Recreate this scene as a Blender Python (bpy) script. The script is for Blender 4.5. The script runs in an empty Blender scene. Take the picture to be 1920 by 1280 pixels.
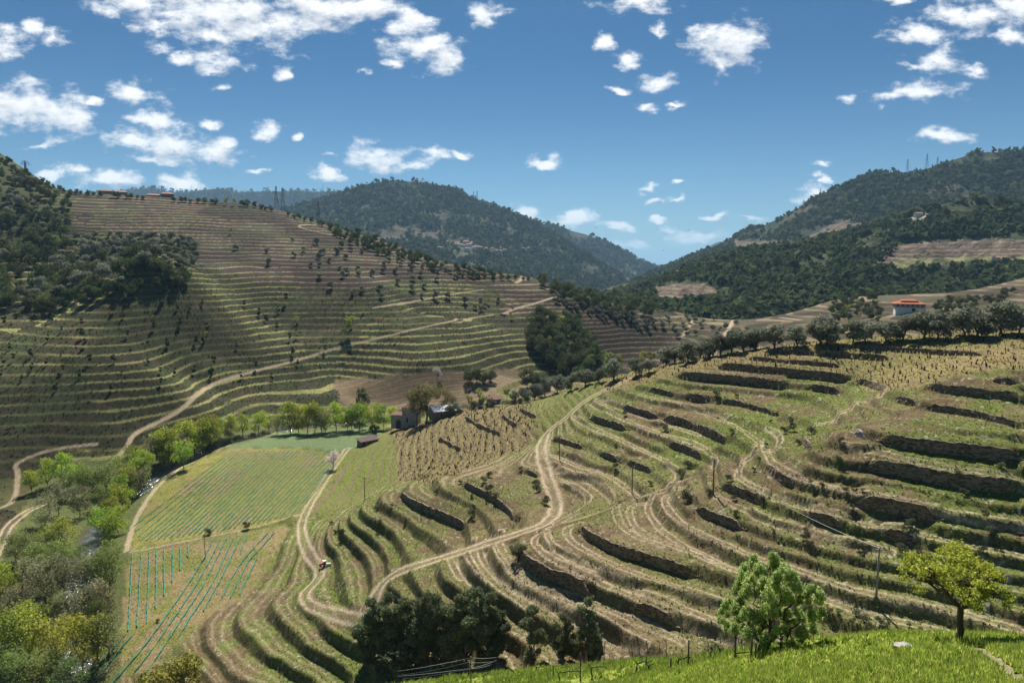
import bpy, math, random
import numpy as np
from mathutils import Vector, Matrix

scn = bpy.context.scene
COL = scn.collection
random.seed(7)
rng = np.random.default_rng(11)

# ------------------------------------------------------------------ camera
PITCH = math.radians(6.24)
FPX = 1280.0                                   # 24 mm lens on a 36 mm sensor, 1920 px wide
cam_d = bpy.data.cameras.new('camera')
cam_d.lens = 24.0; cam_d.sensor_width = 36.0; cam_d.clip_start = 0.5; cam_d.clip_end = 60000.0
cam = bpy.data.objects.new('camera', cam_d); COL.objects.link(cam)
cam.location = (0, 0, 0); cam.rotation_euler = (math.pi / 2 - PITCH, 0, 0)
scn.camera = cam

# ------------------------------------------------------------------ light
SUN_AZ, SUN_EL = math.radians(-4), math.radians(50)
sun_dir = Vector((math.sin(SUN_AZ) * math.cos(SUN_EL), math.cos(SUN_AZ) * math.cos(SUN_EL), math.sin(SUN_EL)))
sd = bpy.data.lights.new('sun', 'SUN'); sd.energy = 5.0; sd.angle = math.radians(0.5); sd.color = (1.0, 0.95, 0.86)
so = bpy.data.objects.new('sun', sd); COL.objects.link(so)
so.rotation_euler = (-sun_dir).to_track_quat('-Z', 'Y').to_euler()
scn.view_settings.view_transform = 'Standard'
scn.view_settings.look = 'None'
scn.view_settings.exposure = 0.78
scn.view_settings.gamma = 1.0
scn.cycles.use_denoising = True
scn.cycles.max_bounces = 6
scn.cycles.diffuse_bounces = 3
scn.cycles.transmission_bounces = 4
scn.cycles.transparent_max_bounces = 8
scn.cycles.volume_bounces = 0


def pix_dir(u, v):
    x = u - 960.0; a = 640.0 - v
    return np.array([x, FPX * math.cos(PITCH) + a * math.sin(PITCH), -FPX * math.sin(PITCH) + a * math.cos(PITCH)])


def at_z(u, v, z):
    d = pix_dir(u, v); t = z / d[2]
    return d * t


def at_y(u, v, y):
    d = pix_dir(u, v)
    return d * (y / d[1])


# ------------------------------------------------------------------ world: sky with small cumulus clouds
SKY_STRENGTH = 0.05
w = bpy.data.worlds.new('World'); scn.world = w; w.use_nodes = True
nt = w.node_tree; nt.nodes.clear()
N = lambda t, tree=None: (tree or nt).nodes.new(t)
out = N('ShaderNodeOutputWorld'); bg = N('ShaderNodeBackground'); bg.inputs['Strength'].default_value = SKY_STRENGTH
nt.links.new(bg.outputs[0], out.inputs['Surface'])
sky = N('ShaderNodeTexSky'); sky.sky_type = 'NISHITA'; sky.sun_disc = False
sky.sun_elevation = SUN_EL; sky.sun_rotation = SUN_AZ
sky.altitude = 300; sky.air_density = 1.0; sky.dust_density = 0.5; sky.ozone_density = 3.0

# (u, v, half width, half height) of each cloud as seen from the viewpoint, turned into sky directions below
CLOUDS = [
 (250,5,70,26),(400,58,50,20),(330,25,90,42),(430,30,110,55),(520,50,70,42),(600,20,100,40),(690,15,55,35),(300,55,45,14),(310,90,22,12),
 (410,113,46,18),(345,115,18,10),(530,138,18,13),(770,50,45,22),(790,95,62,28),(840,110,34,24),(740,118,20,10),(915,25,30,20),
 (680,136,14,7),(15,75,38,26),(60,55,20,14),(100,72,24,15),(40,195,90,40),(110,212,62,40),(248,182,48,20),(180,195,20,10),
 (285,225,34,18),(320,262,70,30),(390,278,66,22),(250,262,50,18),(280,298,42,9),(430,258,30,10),(388,228,22,9),(503,240,25,13),
 (556,256,10,7),(418,168,16,9),(70,272,24,8),(95,328,34,11),(205,332,62,20),(335,338,44,17),(492,316,28,6),(705,295,62,23),
 (760,305,50,13),(818,287,30,12),(620,295,18,6),(612,324,32,7),(1018,302,27,8),(980,402,28,14),(1065,413,58,16),(1160,420,38,9),
 (1180,456,36,10),(1250,436,18,6),(1310,446,55,9),(1400,412,24,7),(1215,350,18,7),(1265,346,12,5),(1228,379,20,5),(1265,376,18,5),
 (1190,5,62,17),(1125,80,22,14),(1172,115,25,18),(1240,148,28,16),(1236,50,13,14),(1365,85,60,40),(1320,65,36,18),(1350,125,18,18),
 (1160,168,20,6),(1215,198,20,7),(1268,192,22,5),(1545,313,20,7),(1538,358,42,12),(1548,334,18,5),(1590,190,20,10),(1665,180,22,13),
 (1730,168,54,17),(1750,118,50,22),(1700,128,20,12),(1830,135,28,9),(1770,258,56,12),(1740,60,70,17),(1830,30,100,32),(1900,65,32,18),(1690,4,40,8),
 (1790,22,60,24),(1910,10,60,30),(1500,415,22,7),(1340,412,30,6),(150,320,30,9),(860,285,12,7),(1240,415,14,5),(1255,440,16,6),
]
grp = bpy.data.node_groups.new('cloud_field', 'ShaderNodeTree')
grp.interface.new_socket('P', in_out='INPUT', socket_type='NodeSocketVector')
grp.interface.new_socket('Density', in_out='OUTPUT', socket_type='NodeSocketFloat')
gi = N('NodeGroupInput', grp); go = N('NodeGroupOutput', grp)


def gmath(op, a, b=None, c=None, tree=None, clamp=False):
    tree = tree or grp
    n = N('ShaderNodeMath', tree); n.operation = op; n.use_clamp = clamp
    for i, s in enumerate((a, b, c)):
        if s is None: continue
        if isinstance(s, (int, float)): n.inputs[i].default_value = s
        else: tree.links.new(s, n.inputs[i])
    return n.outputs[0]


def gvec(op, a, b=None, tree=None, scale=None):
    tree = tree or grp
    n = N('ShaderNodeVectorMath', tree); n.operation = op
    for i, s in enumerate((a, b)):
        if s is None: continue
        if isinstance(s, (tuple, list)): n.inputs[i].default_value = s
        else: tree.links.new(s, n.inputs[i])
    if scale is not None: n.inputs['Scale'].default_value = scale
    return n


noi = N('ShaderNodeTexNoise', grp); noi.inputs['Scale'].default_value = 15.0; noi.inputs['Detail'].default_value = 7.0
noi.inputs['Roughness'].default_value = 0.6
stretch = gvec('MULTIPLY', gi.outputs[0], (0.75, 1.35, 1.0)).outputs[0]
grp.links.new(stretch, noi.inputs['Vector'])
off = gvec('SUBTRACT', noi.outputs['Color'], (0.5, 0.5, 0.5)).outputs[0]
off = gvec('SCALE', off, scale=0.06).outputs[0]
q = gvec('ADD', gi.outputs[0], off).outputs[0]
noi2 = N('ShaderNodeTexNoise', grp); noi2.inputs['Scale'].default_value = 34.0; noi2.inputs['Detail'].default_value = 8.0
noi2.inputs['Roughness'].default_value = 0.62
grp.links.new(stretch, noi2.inputs['Vector'])
cur = None
for (cu, cv, ru, rv) in CLOUDS:
    d = pix_dir(cu, cv); px, pz = d[0] / d[1], d[2] / d[1]
    s = FPX / d[1]
    dv = gvec('SUBTRACT', q, (px, pz, 0)).outputs[0]
    dv = gvec('MULTIPLY', dv, (FPX / (ru * s * 1.15), FPX / (rv * s * 1.17), 0)).outputs[0]
    ln = gvec('LENGTH', dv).outputs['Value']
    cur = ln if cur is None else gmath('SMOOTH_MIN', cur, ln, 0.25)
e = gmath('MULTIPLY_ADD', gmath('SUBTRACT', noi2.outputs['Fac'], 0.5), 3.3, cur)
mr = N('ShaderNodeMapRange', grp); mr.interpolation_type = 'SMOOTHSTEP'
mr.inputs['From Min'].default_value = 1.15; mr.inputs['From Max'].default_value = 0.05
grp.links.new(e, mr.inputs['Value'])
grp.links.new(mr.outputs[0], go.inputs[0])

tc = N('ShaderNodeTexCoord'); sep = N('ShaderNodeSeparateXYZ'); nt.links.new(tc.outputs['Generated'], sep.inputs[0])
ym = gmath('MAXIMUM', sep.outputs['Y'], 0.05, tree=nt)
comb = N('ShaderNodeCombineXYZ')
nt.links.new(gmath('DIVIDE', sep.outputs['X'], ym, tree=nt), comb.inputs[0])
nt.links.new(gmath('DIVIDE', sep.outputs['Z'], ym, tree=nt), comb.inputs[1])
g1 = N('ShaderNodeGroup'); g1.node_tree = grp; nt.links.new(comb.outputs[0], g1.inputs[0])
sh = gvec('ADD', comb.outputs[0], (-0.004, 0.016, 0), tree=nt).outputs[0]
g2 = N('ShaderNodeGroup'); g2.node_tree = grp; nt.links.new(sh, g2.inputs[0])
front = N('ShaderNodeMapRange'); front.inputs['From Min'].default_value = 0.08; front.inputs['From Max'].default_value = 0.3
nt.links.new(sep.outputs['Y'], front.inputs['Value'])
dens = gmath('MULTIPLY', g1.outputs[0], front.outputs[0], tree=nt)
cc = N('ShaderNodeMix'); cc.data_type = 'RGBA'
cc.inputs[6].default_value = (13.5, 13.5, 13.6, 1); cc.inputs[7].default_value = (7.6, 8.0, 8.7, 1)
nsh = N('ShaderNodeTexNoise'); nsh.inputs['Scale'].default_value = 30.0; nsh.inputs['Detail'].default_value = 6.0
nt.links.new(comb.outputs[0], nsh.inputs['Vector'])
nsm = N('ShaderNodeMapRange'); nsm.inputs['From Min'].default_value = 0.32; nsm.inputs['From Max'].default_value = 0.68; nsm.inputs['To Min'].default_value = 0.15; nsm.inputs['To Max'].default_value = 1.0
nt.links.new(nsh.outputs['Fac'], nsm.inputs['Value'])
nt.links.new(gmath('MULTIPLY', gmath('POWER', g2.outputs[0], 1.8, tree=nt), nsm.outputs[0], tree=nt), cc.inputs[0])  # cloud shade painted in: grey where the density towards the sun is high
mx = N('ShaderNodeMix'); mx.data_type = 'RGBA'
tint = N('ShaderNodeMix'); tint.data_type = 'RGBA'; tint.blend_type = 'MULTIPLY'; tint.inputs[0].default_value = 1.0
tel = N('ShaderNodeMapRange'); tel.interpolation_type = 'SMOOTHSTEP'; tel.inputs['From Min'].default_value = -0.02; tel.inputs['From Max'].default_value = 0.30
nt.links.new(sep.outputs['Z'], tel.inputs['Value'])
tcol = N('ShaderNodeMix'); tcol.data_type = 'RGBA'; tcol.inputs[6].default_value = (0.52, 0.76, 0.92, 1); tcol.inputs[7].default_value = (0.165, 0.415, 0.61, 1)
nt.links.new(tel.outputs[0], tcol.inputs[0]); nt.links.new(tcol.outputs[2], tint.inputs[7])
nt.links.new(sky.outputs[0], tint.inputs[6])
nt.links.new(dens, mx.inputs[0]); nt.links.new(tint.outputs[2], mx.inputs[6]); nt.links.new(cc.outputs[2], mx.inputs[7])
nt.links.new(mx.outputs[2], bg.inputs['Color'])

# ------------------------------------------------------------------ naming helpers
def tag(o, label=None, cat=None, group=None, kind=None):
    if label: o['label'] = label
    if cat: o['category'] = cat
    if group: o['group'] = group
    if kind: o['kind'] = kind
    return o


def empty(name, loc=(0, 0, 0), rz=0.0):
    o = bpy.data.objects.new(name, None); COL.objects.link(o)
    o.location = loc; o.rotation_euler = (0, 0, rz); o.empty_display_size = 0.3
    return o


def link_mesh(name, me, parent=None):
    o = bpy.data.objects.new(name, me); COL.objects.link(o)
    if parent: o.parent = parent
    return o


def mesh_np(name, V, faces4=None, faces3=None, mat=None, smooth=True, colors=None, mats=None, fmat=None):
    """mesh from numpy arrays of quads and/or triangles, optional per-vertex colour attribute"""
    me = bpy.data.meshes.new(name)
    V = np.asarray(V, dtype=np.float32)
    loops = []; starts = []; tot = 0
    if faces4 is not None and len(faces4):
        f = np.asarray(faces4, dtype=np.int32); loops.append(f.ravel()); starts.append(np.arange(len(f)) * 4 + tot); tot += f.size
    if faces3 is not None and len(faces3):
        f = np.asarray(faces3, dtype=np.int32); loops.append(f.ravel()); starts.append(np.arange(len(f)) * 3 + tot); tot += f.size
    L = np.concatenate(loops).astype(np.int32); St = np.concatenate(starts).astype(np.int32)
    me.vertices.add(len(V)); me.vertices.foreach_set('co', V.ravel())
    me.loops.add(len(L)); me.loops.foreach_set('vertex_index', L)
    me.polygons.add(len(St)); me.polygons.foreach_set('loop_start', St)
    me.update(calc_edges=True)
    if smooth is not None:
        me.polygons.foreach_set('use_smooth', np.full(len(St), bool(smooth)))
    if colors is not None:
        a = me.color_attributes.new('albedo', 'FLOAT_COLOR', 'POINT')
        c4 = np.ones((len(V), 4), dtype=np.float32); c4[:, :3] = colors
        a.data.foreach_set('color', c4.ravel())
    for m in (mats or ([mat] if mat else [])): me.materials.append(m)
    if fmat is not None: me.polygons.foreach_set('material_index', np.asarray(fmat, dtype=np.int32))
    me.validate()
    return me


# ------------------------------------------------------------------ numeric noise
_tab = np.random.default_rng(3).random((256, 256)).astype(np.float32)


def vnoise(x, y):
    xi = np.floor(x).astype(np.int64); yi = np.floor(y).astype(np.int64)
    fx = (x - xi).astype(np.float32); fy = (y - yi).astype(np.float32)
    fx = fx * fx * (3 - 2 * fx); fy = fy * fy * (3 - 2 * fy)
    x0 = xi & 255; x1 = (xi + 1) & 255; y0 = yi & 255; y1 = (yi + 1) & 255
    a = _tab[x0, y0]; b = _tab[x1, y0]; c = _tab[x0, y1]; d = _tab[x1, y1]
    return (a * (1 - fx) + b * fx) * (1 - fy) + (c * (1 - fx) + d * fx) * fy


def fbm(x, y, octv=4, seed=0.0, gain=0.5):
    s = 0; a = 1.0; t = 0
    for k in range(octv):
        s = s + a * vnoise(x * 2 ** k + 37.3 * k + seed, y * 2 ** k + 91.7 * k - seed); t += a; a *= gain
    return s / t


def sstep(a, b, x):
    t = np.clip((x - a) / (b - a), 0, 1); return t * t * (3 - 2 * t)


def in_poly(px, py, poly):
    r = np.zeros(px.shape, bool); n = len(poly); j = n - 1
    for i in range(n):
        xi, yi = poly[i]; xj, yj = poly[j]
        c = ((yi > py) != (yj > py)) & (px < (xj - xi) * (py - yi) / (yj - yi + 1e-9) + xi)
        r ^= c; j = i
    return r


# ------------------------------------------------------------------ ground: control points (u, v, z), traced contours and spot heights
CP = []
def C(z, *pts):
    for (u, v) in pts: CP.append(at_z(u, v, z))
def P(u, v, z): CP.append(at_z(u, v, z))
def Q(x, y, z): CP.append(np.array([x, y, z], float))
# spur crest
CREST = [(2040,608,-14),(1900,620,-15),(1800,624,-16),(1700,630,-17),(1600,636,-18),(1500,645,-20),(1400,658,-22.5),(1300,675,-25.5),(1240,688,-28),(1185,700,-30),
         (1140,712,-32.5),(1100,720,-35),(1050,738,-40),(1000,755,-45),(940,765,-50),(880,772,-55),(820,785,-60),(770,800,-64.5),(735,808,-68)]
for (u, v, z) in CREST:
    P(u, v, z); p = at_z(u, v, z)
    k = np.clip((-z) / 70, 0, 1)
    Q(p[0] + 6, p[1] + 22, max(z - 4 - 3 * (1 - k), -72)); Q(p[0] + 14, p[1] + 55, max(z - 18, -73))
# contours of the terraced slope
C(-18, (1850,665)); C(-20, (1790,700),(1850,710),(1920,718))
C(-20.8, (1540,661),(1640,668)); C(-23, (1450,675),(1540,682))
C(-22, (1730,722),(1760,728),(1850,737),(1920,745),(1690,712))
C(-24.7, (1340,685),(1400,690),(1470,697),(1560,705),(1665,730),(1675,745),(1725,760),(1800,770),(1870,785),(1920,800))
C(-27.3, (1280,703),(1345,708),(1420,715),(1485,722),(1580,733),(1600,770),(1593,806),(1640,821),(1740,836),(1800,843),(1920,858))
C(-30.8, (1210,728),(1280,743),(1340,750),(1400,760),(1470,780),(1540,805),(1520,862),(1613,877),(1640,872),(1735,891),(1920,914))
C(-34, (1165,760),(1200,772),(1280,790),(1330,810),(1370,830),(1410,845),(1438,872),(1460,895),(1500,912),(1595,938),(1700,955),(1770,972),(1850,980),(1920,1000))
C(-37, (1105,783),(1150,795),(1200,812),(1250,830),(1290,843),(1325,860),(1350,870),(1345,908),(1395,925),(1440,945),(1500,962),(1600,990),(1710,1010),(1880,1040),(1920,1048))
C(-39.5, (1065,783),(1105,810),(1150,830),(1200,848),(1235,862),(1265,880),(1275,893),(1285,932),(1300,950),(1330,965),(1400,990),(1450,1015),(1560,1040),(1640,1060),(1700,1075),(1770,1095),(1920,1135))
C(-42, (1035,848),(1080,860),(1120,873),(1150,885),(1175,905),(1185,914))
C(-41.5, (1243,935),(1265,960),(1300,985),(1380,1020),(1440,1045),(1545,1080),(1640,1115),(1790,1140),(1920,1185))
C(-43.3, (1540,1140),(1740,1185))
C(-44, (1040,880),(1090,895),(1130,915),(1150,935),(1150,945),(1085,985),(1100,1003),(1160,1032),(1200,1042),(1260,1060),(1330,1085),(1385,1102))
C(-47, (866,905),(925,935),(955,955),(968,975),(980,987),(973,1030),(985,1055),(1060,1085),(1120,1115),(1170,1130),(1240,1152),(1300,1185),(1360,1215),(950,870))
C(-52, (750,925),(815,962),(880,988),(875,1028),(862,1050),(880,1085),(950,1140),(1000,1165),(1100,1215))
C(-57, (672,955),(690,980),(740,1025),(747,1055),(750,1085),(775,1118),(870,1180))
C(-61, (632,980),(650,1010),(690,1050))
P(1000,830,-46); P(900,860,-52.3); P(800,880,-59.5); P(740,890,-64); P(850,890,-50.5)
P(985,772,-47); P(950,793,-49); P(900,805,-53); P(845,835,-57); P(1015,825,-45.5); P(1030,890,-46); P(1045,950,-47)
P(700,1100,-61.5); P(830,1045,-54.6); P(960,1000,-48.5)
# ravine bottom
P(1380,1230,-48); P(1300,1240,-49.5); P(1100,1245,-52.8); P(950,1245,-55.8); P(800,1250,-60.5); P(700,1280,-66); Q(70,64,-44); Q(100,62,-42)
# lower track, nose below it and the flat field
for a in [(640,850,-70),(570,965,-69.3),(575,1030,-67.3),(610,1070,-65.3),(565,1110,-66),(600,1140,-65),(670,1160,-62.3),(690,850,-68),(690,900,-66.5),(730,830,-66.5),(600,950,-68.6),(640,900,-68.6)]: P(*a)
C(-66, (545,1130),(600,1165),(690,1215)); C(-68, (500,1150),(560,1190),(640,1250),(670,1280))
C(-70, (440,1170),(480,1215),(560,1280)); C(-72, (370,1180),(400,1230),(430,1280))
for a in [(300,1200,-73.6),(250,1250,-74.3),(240,1030,-72.3),(560,990,-69.8),(450,1000,-71),(430,840,-70.8),(620,850,-70.3),(700,800,-70),(500,815,-70.8),(350,900,-71.5),(400,1130,-72.6),
          (350,1000,-71.7),(320,1100,-72.9),(500,920,-70.7),(230,1180,-73.6)]: P(*a)
# river and its west bank
for a in [(130,1260,-77.5),(165,1030,-75.3),(180,980,-75),(355,850,-73),(290,900,-74),(520,805,-72.8),(700,780,-72.5),(250,950,-75.3),(215,990,-75.8),(60,1080,-76),(0,1000,-71),(60,880,-71),(200,905,-74),(0,1280,-77.5),(150,1120,-76.3),(170,1200,-77)]: P(*a)
Q(-120, 90, -82); Q(-60, 100, -79); Q(-150, 130, -79)
# opposite hillside
for a in [(240,830,-66),(380,725,-56.5),(620,655,-47.5),(850,597,-33),(100,600,-29),(500,600,-32.5),(800,590,-33),(1000,600,-38),(640,748,-64.5),(760,752,-65),(960,745,-64),(640,715,-62.5),(640,690,-57),(960,700,-61),
          (800,680,-53),(1000,690,-62),(1150,680,-66),(1200,590,-39),(1300,640,-54),(1230,655,-62),(1080,640,-50),(1100,585,-34),(300,700,-47),(100,740,-52),(300,480,6),(100,480,8),(600,500,0),(-150,600,-27),(-150,850,-65),(700,540,-14.5)]: P(*a)
HC = [(-150,215,640),(-60,260,640),(0,305,640),(60,335,650),(130,362,680),(220,368,700),(300,374,720),(400,380,730),(480,387,740),(530,400,760),(640,432,740),(720,458,720),(800,482,700),(900,510,650),(1000,523,640),(1100,556,600),(1160,572,590)]
for (u, v, y) in HC:
    p = at_y(u, v, y); Q(*p); Q(p[0], p[1] + 90, p[2] - 24); Q(p[0], p[1] + 220, p[2] - 80)
# valley beyond the spur, up to the house mound
for a in [(1703,587,-30),(1500,612,-38),(1400,625,-45),(1330,600,-48),(1280,590,-46),(1350,562,-36),(1440,600,-42),(1600,590,-36),(1560,570,-34),(1800,560,-24),(1900,530,-13),(1840,545,-19),(1780,575,-27),(1900,570,-24),(1700,612,-34.5),(1620,600,-36)]: P(*a)
Q(*at_y(1990,505,600)); Q(330,330,-27); Q(250,300,-31); Q(160,300,-42); Q(120,330,-50); Q(60,360,-66); Q(100,420,-62); Q(10,330,-71); Q(-60,340,-72); Q(200,700,-95); Q(300,720,-95); Q(400,780,-100); Q(520,800,-80); Q(100,760,-85); Q(560,690,-40)
# own hillside and the grassy knoll
for a in [(1000,1250,-35),(1180,1245,-30.5),(1300,1240,-23.8),(1430,1222,-20.5),(1237,1240,-26),(1620,1190,-14.6),(1800,1197,-13.8),(1920,1187,-14),(1500,1280,-12.4),(1700,1280,-10.8),(1920,1280,-10),(1250,1280,-18),(1000,1280,-29),(850,1278,-36),(700,1282,-38)]: P(*a)
Q(0, 8, -7.5); Q(0, 16, -13.5); Q(-20, 20, -17); Q(-40, 40, -34); Q(20, 10, -8); Q(-60, 60, -58); Q(-10, 75, -50); Q(30, 52, -33); Q(30, 70, -46); Q(26, 40, -27); Q(24, 32, -19.5); Q(40, 45, -32); Q(45, 30, -20); Q(50, 60, -43); Q(10, 72, -48); Q(-30, 75, -58); Q(60, 40, -30)
Q(-80, 60, -74); Q(-10, 50, -37); Q(-200, 120, -75); Q(700, 500, 10); Q(600, 300, -15); Q(-700, 300, -40); Q(130, 100, -33); Q(160, 60, -25); Q(190, 130, -12)
CP = np.array(CP)


def tps_fit(pts, lam):
    n = len(pts); X = pts[:, :2] / 100.0
    d2 = ((X[:, None] - X[None]) ** 2).sum(-1)
    K = 0.5 * d2 * np.log(d2 + 1e-12) + np.eye(n) * lam
    Pm = np.c_[np.ones(n), X]
    A = np.block([[K, Pm], [Pm.T, np.zeros((3, 3))]])
    return X, np.linalg.solve(A, np.r_[pts[:, 2], 0, 0, 0])


TX, TW = tps_fit(CP, 0.004)


def base_h(x, y):
    sh_ = np.shape(x); x = np.ravel(x) / 100.0; y = np.ravel(y) / 100.0
    o = np.empty(len(x))
    for i in range(0, len(x), 20000):
        d2 = (x[i:i + 20000, None] - TX[None, :, 0]) ** 2 + (y[i:i + 20000, None] - TX[None, :, 1]) ** 2
        o[i:i + 20000] = (0.5 * d2 * np.log(d2 + 1e-12)) @ TW[:-3] + TW[-3] + TW[-2] * x[i:i + 20000] + TW[-1] * y[i:i + 20000]
    return o.reshape(sh_)


def to_pix(x, y, z):
    c, s = math.cos(PITCH), math.sin(PITCH)
    f = y * c - z * s; up = y * s + z * c
    f = np.maximum(f, 0.1)
    return 960 + FPX * x / f, 640 - FPX * up / f

def ray_ground(u, v, r0=9.0, r1=1500.0, n=700):
    """first hit of the sight line with the smooth ground"""
    d = pix_dir(u, v); hd = math.hypot(d[0], d[1])
    r = np.geomspace(r0, r1, n)
    x = d[0] / hd * r; y = d[1] / hd * r; zr = d[2] / hd * r
    g = base_h(x, y) - zr
    k = np.argmax(g >= 0)
    if g[k] < 0 or k == 0: return None
    t = g[k - 1] / (g[k - 1] - g[k])
    rr = r[k - 1] + t * (r[k] - r[k - 1])
    return np.array([d[0] / hd * rr, d[1] / hd * rr])


def trace(pts, r0=9.0):
    o = [ray_ground(u, v, r0) for (u, v) in pts]
    return np.array([p for p in o if p is not None])


def dist_poly(X, Y, pts):
    """distance to a polyline, inf outside its padded box"""
    D = np.full(X.shape, 1e9, np.float32); pad = 7.0
    m = (X > pts[:, 0].min() - pad) & (X < pts[:, 0].max() + pad) & (Y > pts[:, 1].min() - pad) & (Y < pts[:, 1].max() + pad)
    if not m.any(): return D
    x = X[m]; y = Y[m]; best = np.full(x.shape, 1e9)
    for a, b in zip(pts[:-1], pts[1:]):
        e = b - a; L = (e ** 2).sum() + 1e-9
        t = np.clip(((x - a[0]) * e[0] + (y - a[1]) * e[1]) / L, 0, 1)
        best = np.minimum(best, np.hypot(x - a[0] - t * e[0], y - a[1] - t * e[1]))
    D[m] = best
    return D


def smooth_line(pts, n=4):
    pts = np.asarray(pts, float)
    for _ in range(2):
        q = np.empty((2 * len(pts), 2)); q[0] = pts[0]; q[-1] = pts[-1]
        q[1:-1:2] = pts[:-1] * 0.75 + pts[1:] * 0.25; q[2:-1:2] = pts[:-1] * 0.25 + pts[1:] * 0.75
        pts = q
    return pts


# polar sheet: fine near the viewpoint, coarser with distance
A0, A1, NA = math.radians(-47), math.radians(46), 1351
R0, R1, NR = 7.0, 960.0, 1701
az = np.linspace(A0, A1, NA); rr_ = np.geomspace(R0, R1, NR)
ST = 5
azc = az[::ST]; rc = rr_[::ST]
XC = np.sin(azc)[None, :] * rc[:, None]; YC = np.cos(azc)[None, :] * rc[:, None]
HCo = base_h(XC, YC)
UC, VC = to_pix(XC, YC, HCo)


def up(a):
    """coarse polar array to the fine one (Catmull-Rom)"""
    def axis(a, n):
        t = np.arange(n) / ST; i = np.minimum(t.astype(int), a.shape[0] - 2); f = (t - i)[:, None]
        p0 = a[np.maximum(i - 1, 0)]; p1 = a[i]; p2 = a[i + 1]; p3 = a[np.minimum(i + 2, a.shape[0] - 1)]
        return 0.5 * (2 * p1 + (p2 - p0) * f + (2 * p0 - 5 * p1 + 4 * p2 - p3) * f ** 2 + (3 * p1 - p0 - 3 * p2 + p3) * f ** 3)
    a = axis(np.asarray(a, np.float64), NR)
    return axis(a.T, NA).T


def pmask(*polys, rmin=0, rmax=2000):
    m = np.zeros(UC.shape, bool)
    for p in polys: m |= in_poly(UC, VC, p)
    m &= (rc[:, None] > rmin) & (rc[:, None] < rmax)
    return np.clip(up(m.astype(float)), 0, 1)


X = (np.sin(az)[None, :] * rr_[:, None]); Y = (np.cos(az)[None, :] * rr_[:, None])
H = up(HCo)
RR = np.broadcast_to(rr_[:, None], X.shape)

FIELD_A = [(243,1027),(262,980),(290,920),(345,880),(402,850),(440,839),(560,840),(640,852),(632,880),(600,925),(562,966),(470,987),(380,1005)]
FIELD_B = [(425,838),(520,813),(690,800),(722,813),(690,832),(640,848),(560,838)]
FIELD_C = [(236,1036),(300,1026),(400,1007),(545,985),(510,1050),(470,1110),(400,1150),(340,1205),(250,1275),(235,1320),(120,1320),(195,1250),(228,1180)]
VINE_N = [(735,806),(770,795),(815,778),(880,768),(950,750),(1000,756),(1008,785),(1000,830),(960,850),(900,870),(860,890),(800,905),(742,905)]
ROWS_G = [(640,858),(670,830),(735,806),(742,905),(690,925),(610,985),(588,958)]
ROWS_TOP = [(975,765),(1050,735),(1130,712),(1140,730),(1080,760),(1030,800),(1005,800)]
GOLD = [(1120,716),(1280,676),(1300,671),(1400,654),(1500,641),(1700,626),(1960,612),(1960,690),(1800,699),(1750,722),(1700,732),(1660,735),(1560,707),(1340,688),(1260,702),(1140,738)]
FIELD_D = [(625,716),(760,702),(900,694),(1000,692),(978,735),(960,748),(860,762),(700,770),(640,760)]
RIVER_Z = [(0,1300),(230,1300),(225,1180),(240,1040),(250,970),(290,905),(345,872),(400,838),(520,805),(700,792),(700,770),(520,790),(380,815),(250,870),(120,860),(40,880),(60,960),(0,1020)]
HILL_BROWN = [(125,362),(300,366),(520,394),(640,430),(800,478),(900,508),(1000,520),(960,540),(820,520),(640,545),(480,525),(355,490),(370,450),(140,432)]
HILL_BROWN2 = [(920,520),(1010,520),(1200,585),(1310,635),(1250,700),(1130,660),(1090,600),(940,590)]

fieldA = pmask(FIELD_A, rmax=330); fieldB = pmask(FIELD_B, rmax=340); fieldC = pmask(FIELD_C, rmax=220); fieldD = pmask(FIELD_D, rmin=280, rmax=430)
vineN = pmask(VINE_N, rmax=300); rowsG = pmask(ROWS_G, rmax=280); rowsT = pmask(ROWS_TOP, rmax=240); gold = pmask(GOLD, rmin=110, rmax=240)
riverz = pmask(RIVER_Z, rmax=340); brownH = pmask(HILL_BROWN, rmin=420); brownH2 = pmask(HILL_BROWN2, rmin=400)
knoll = 1 - sstep(66, 76, RR + 5 * (fbm(X / 9, Y / 9, 2) - .5))
# the opposite hillside and the far valley: everything past the river
farc = np.clip(up((in_poly(UC, VC, [(-400,1020),(-10,1020),(40,975),(70,880),(130,850),(250,845),(400,790),(540,770),(700,768),(880,760),(1010,690),(1250,650),(1300,600),(1300,300),(-400,100)]) & (rc[:, None] > 170) & (XC < 115)) | (rc[:, None] > 400)), 0, 1)
farr = farc

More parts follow.
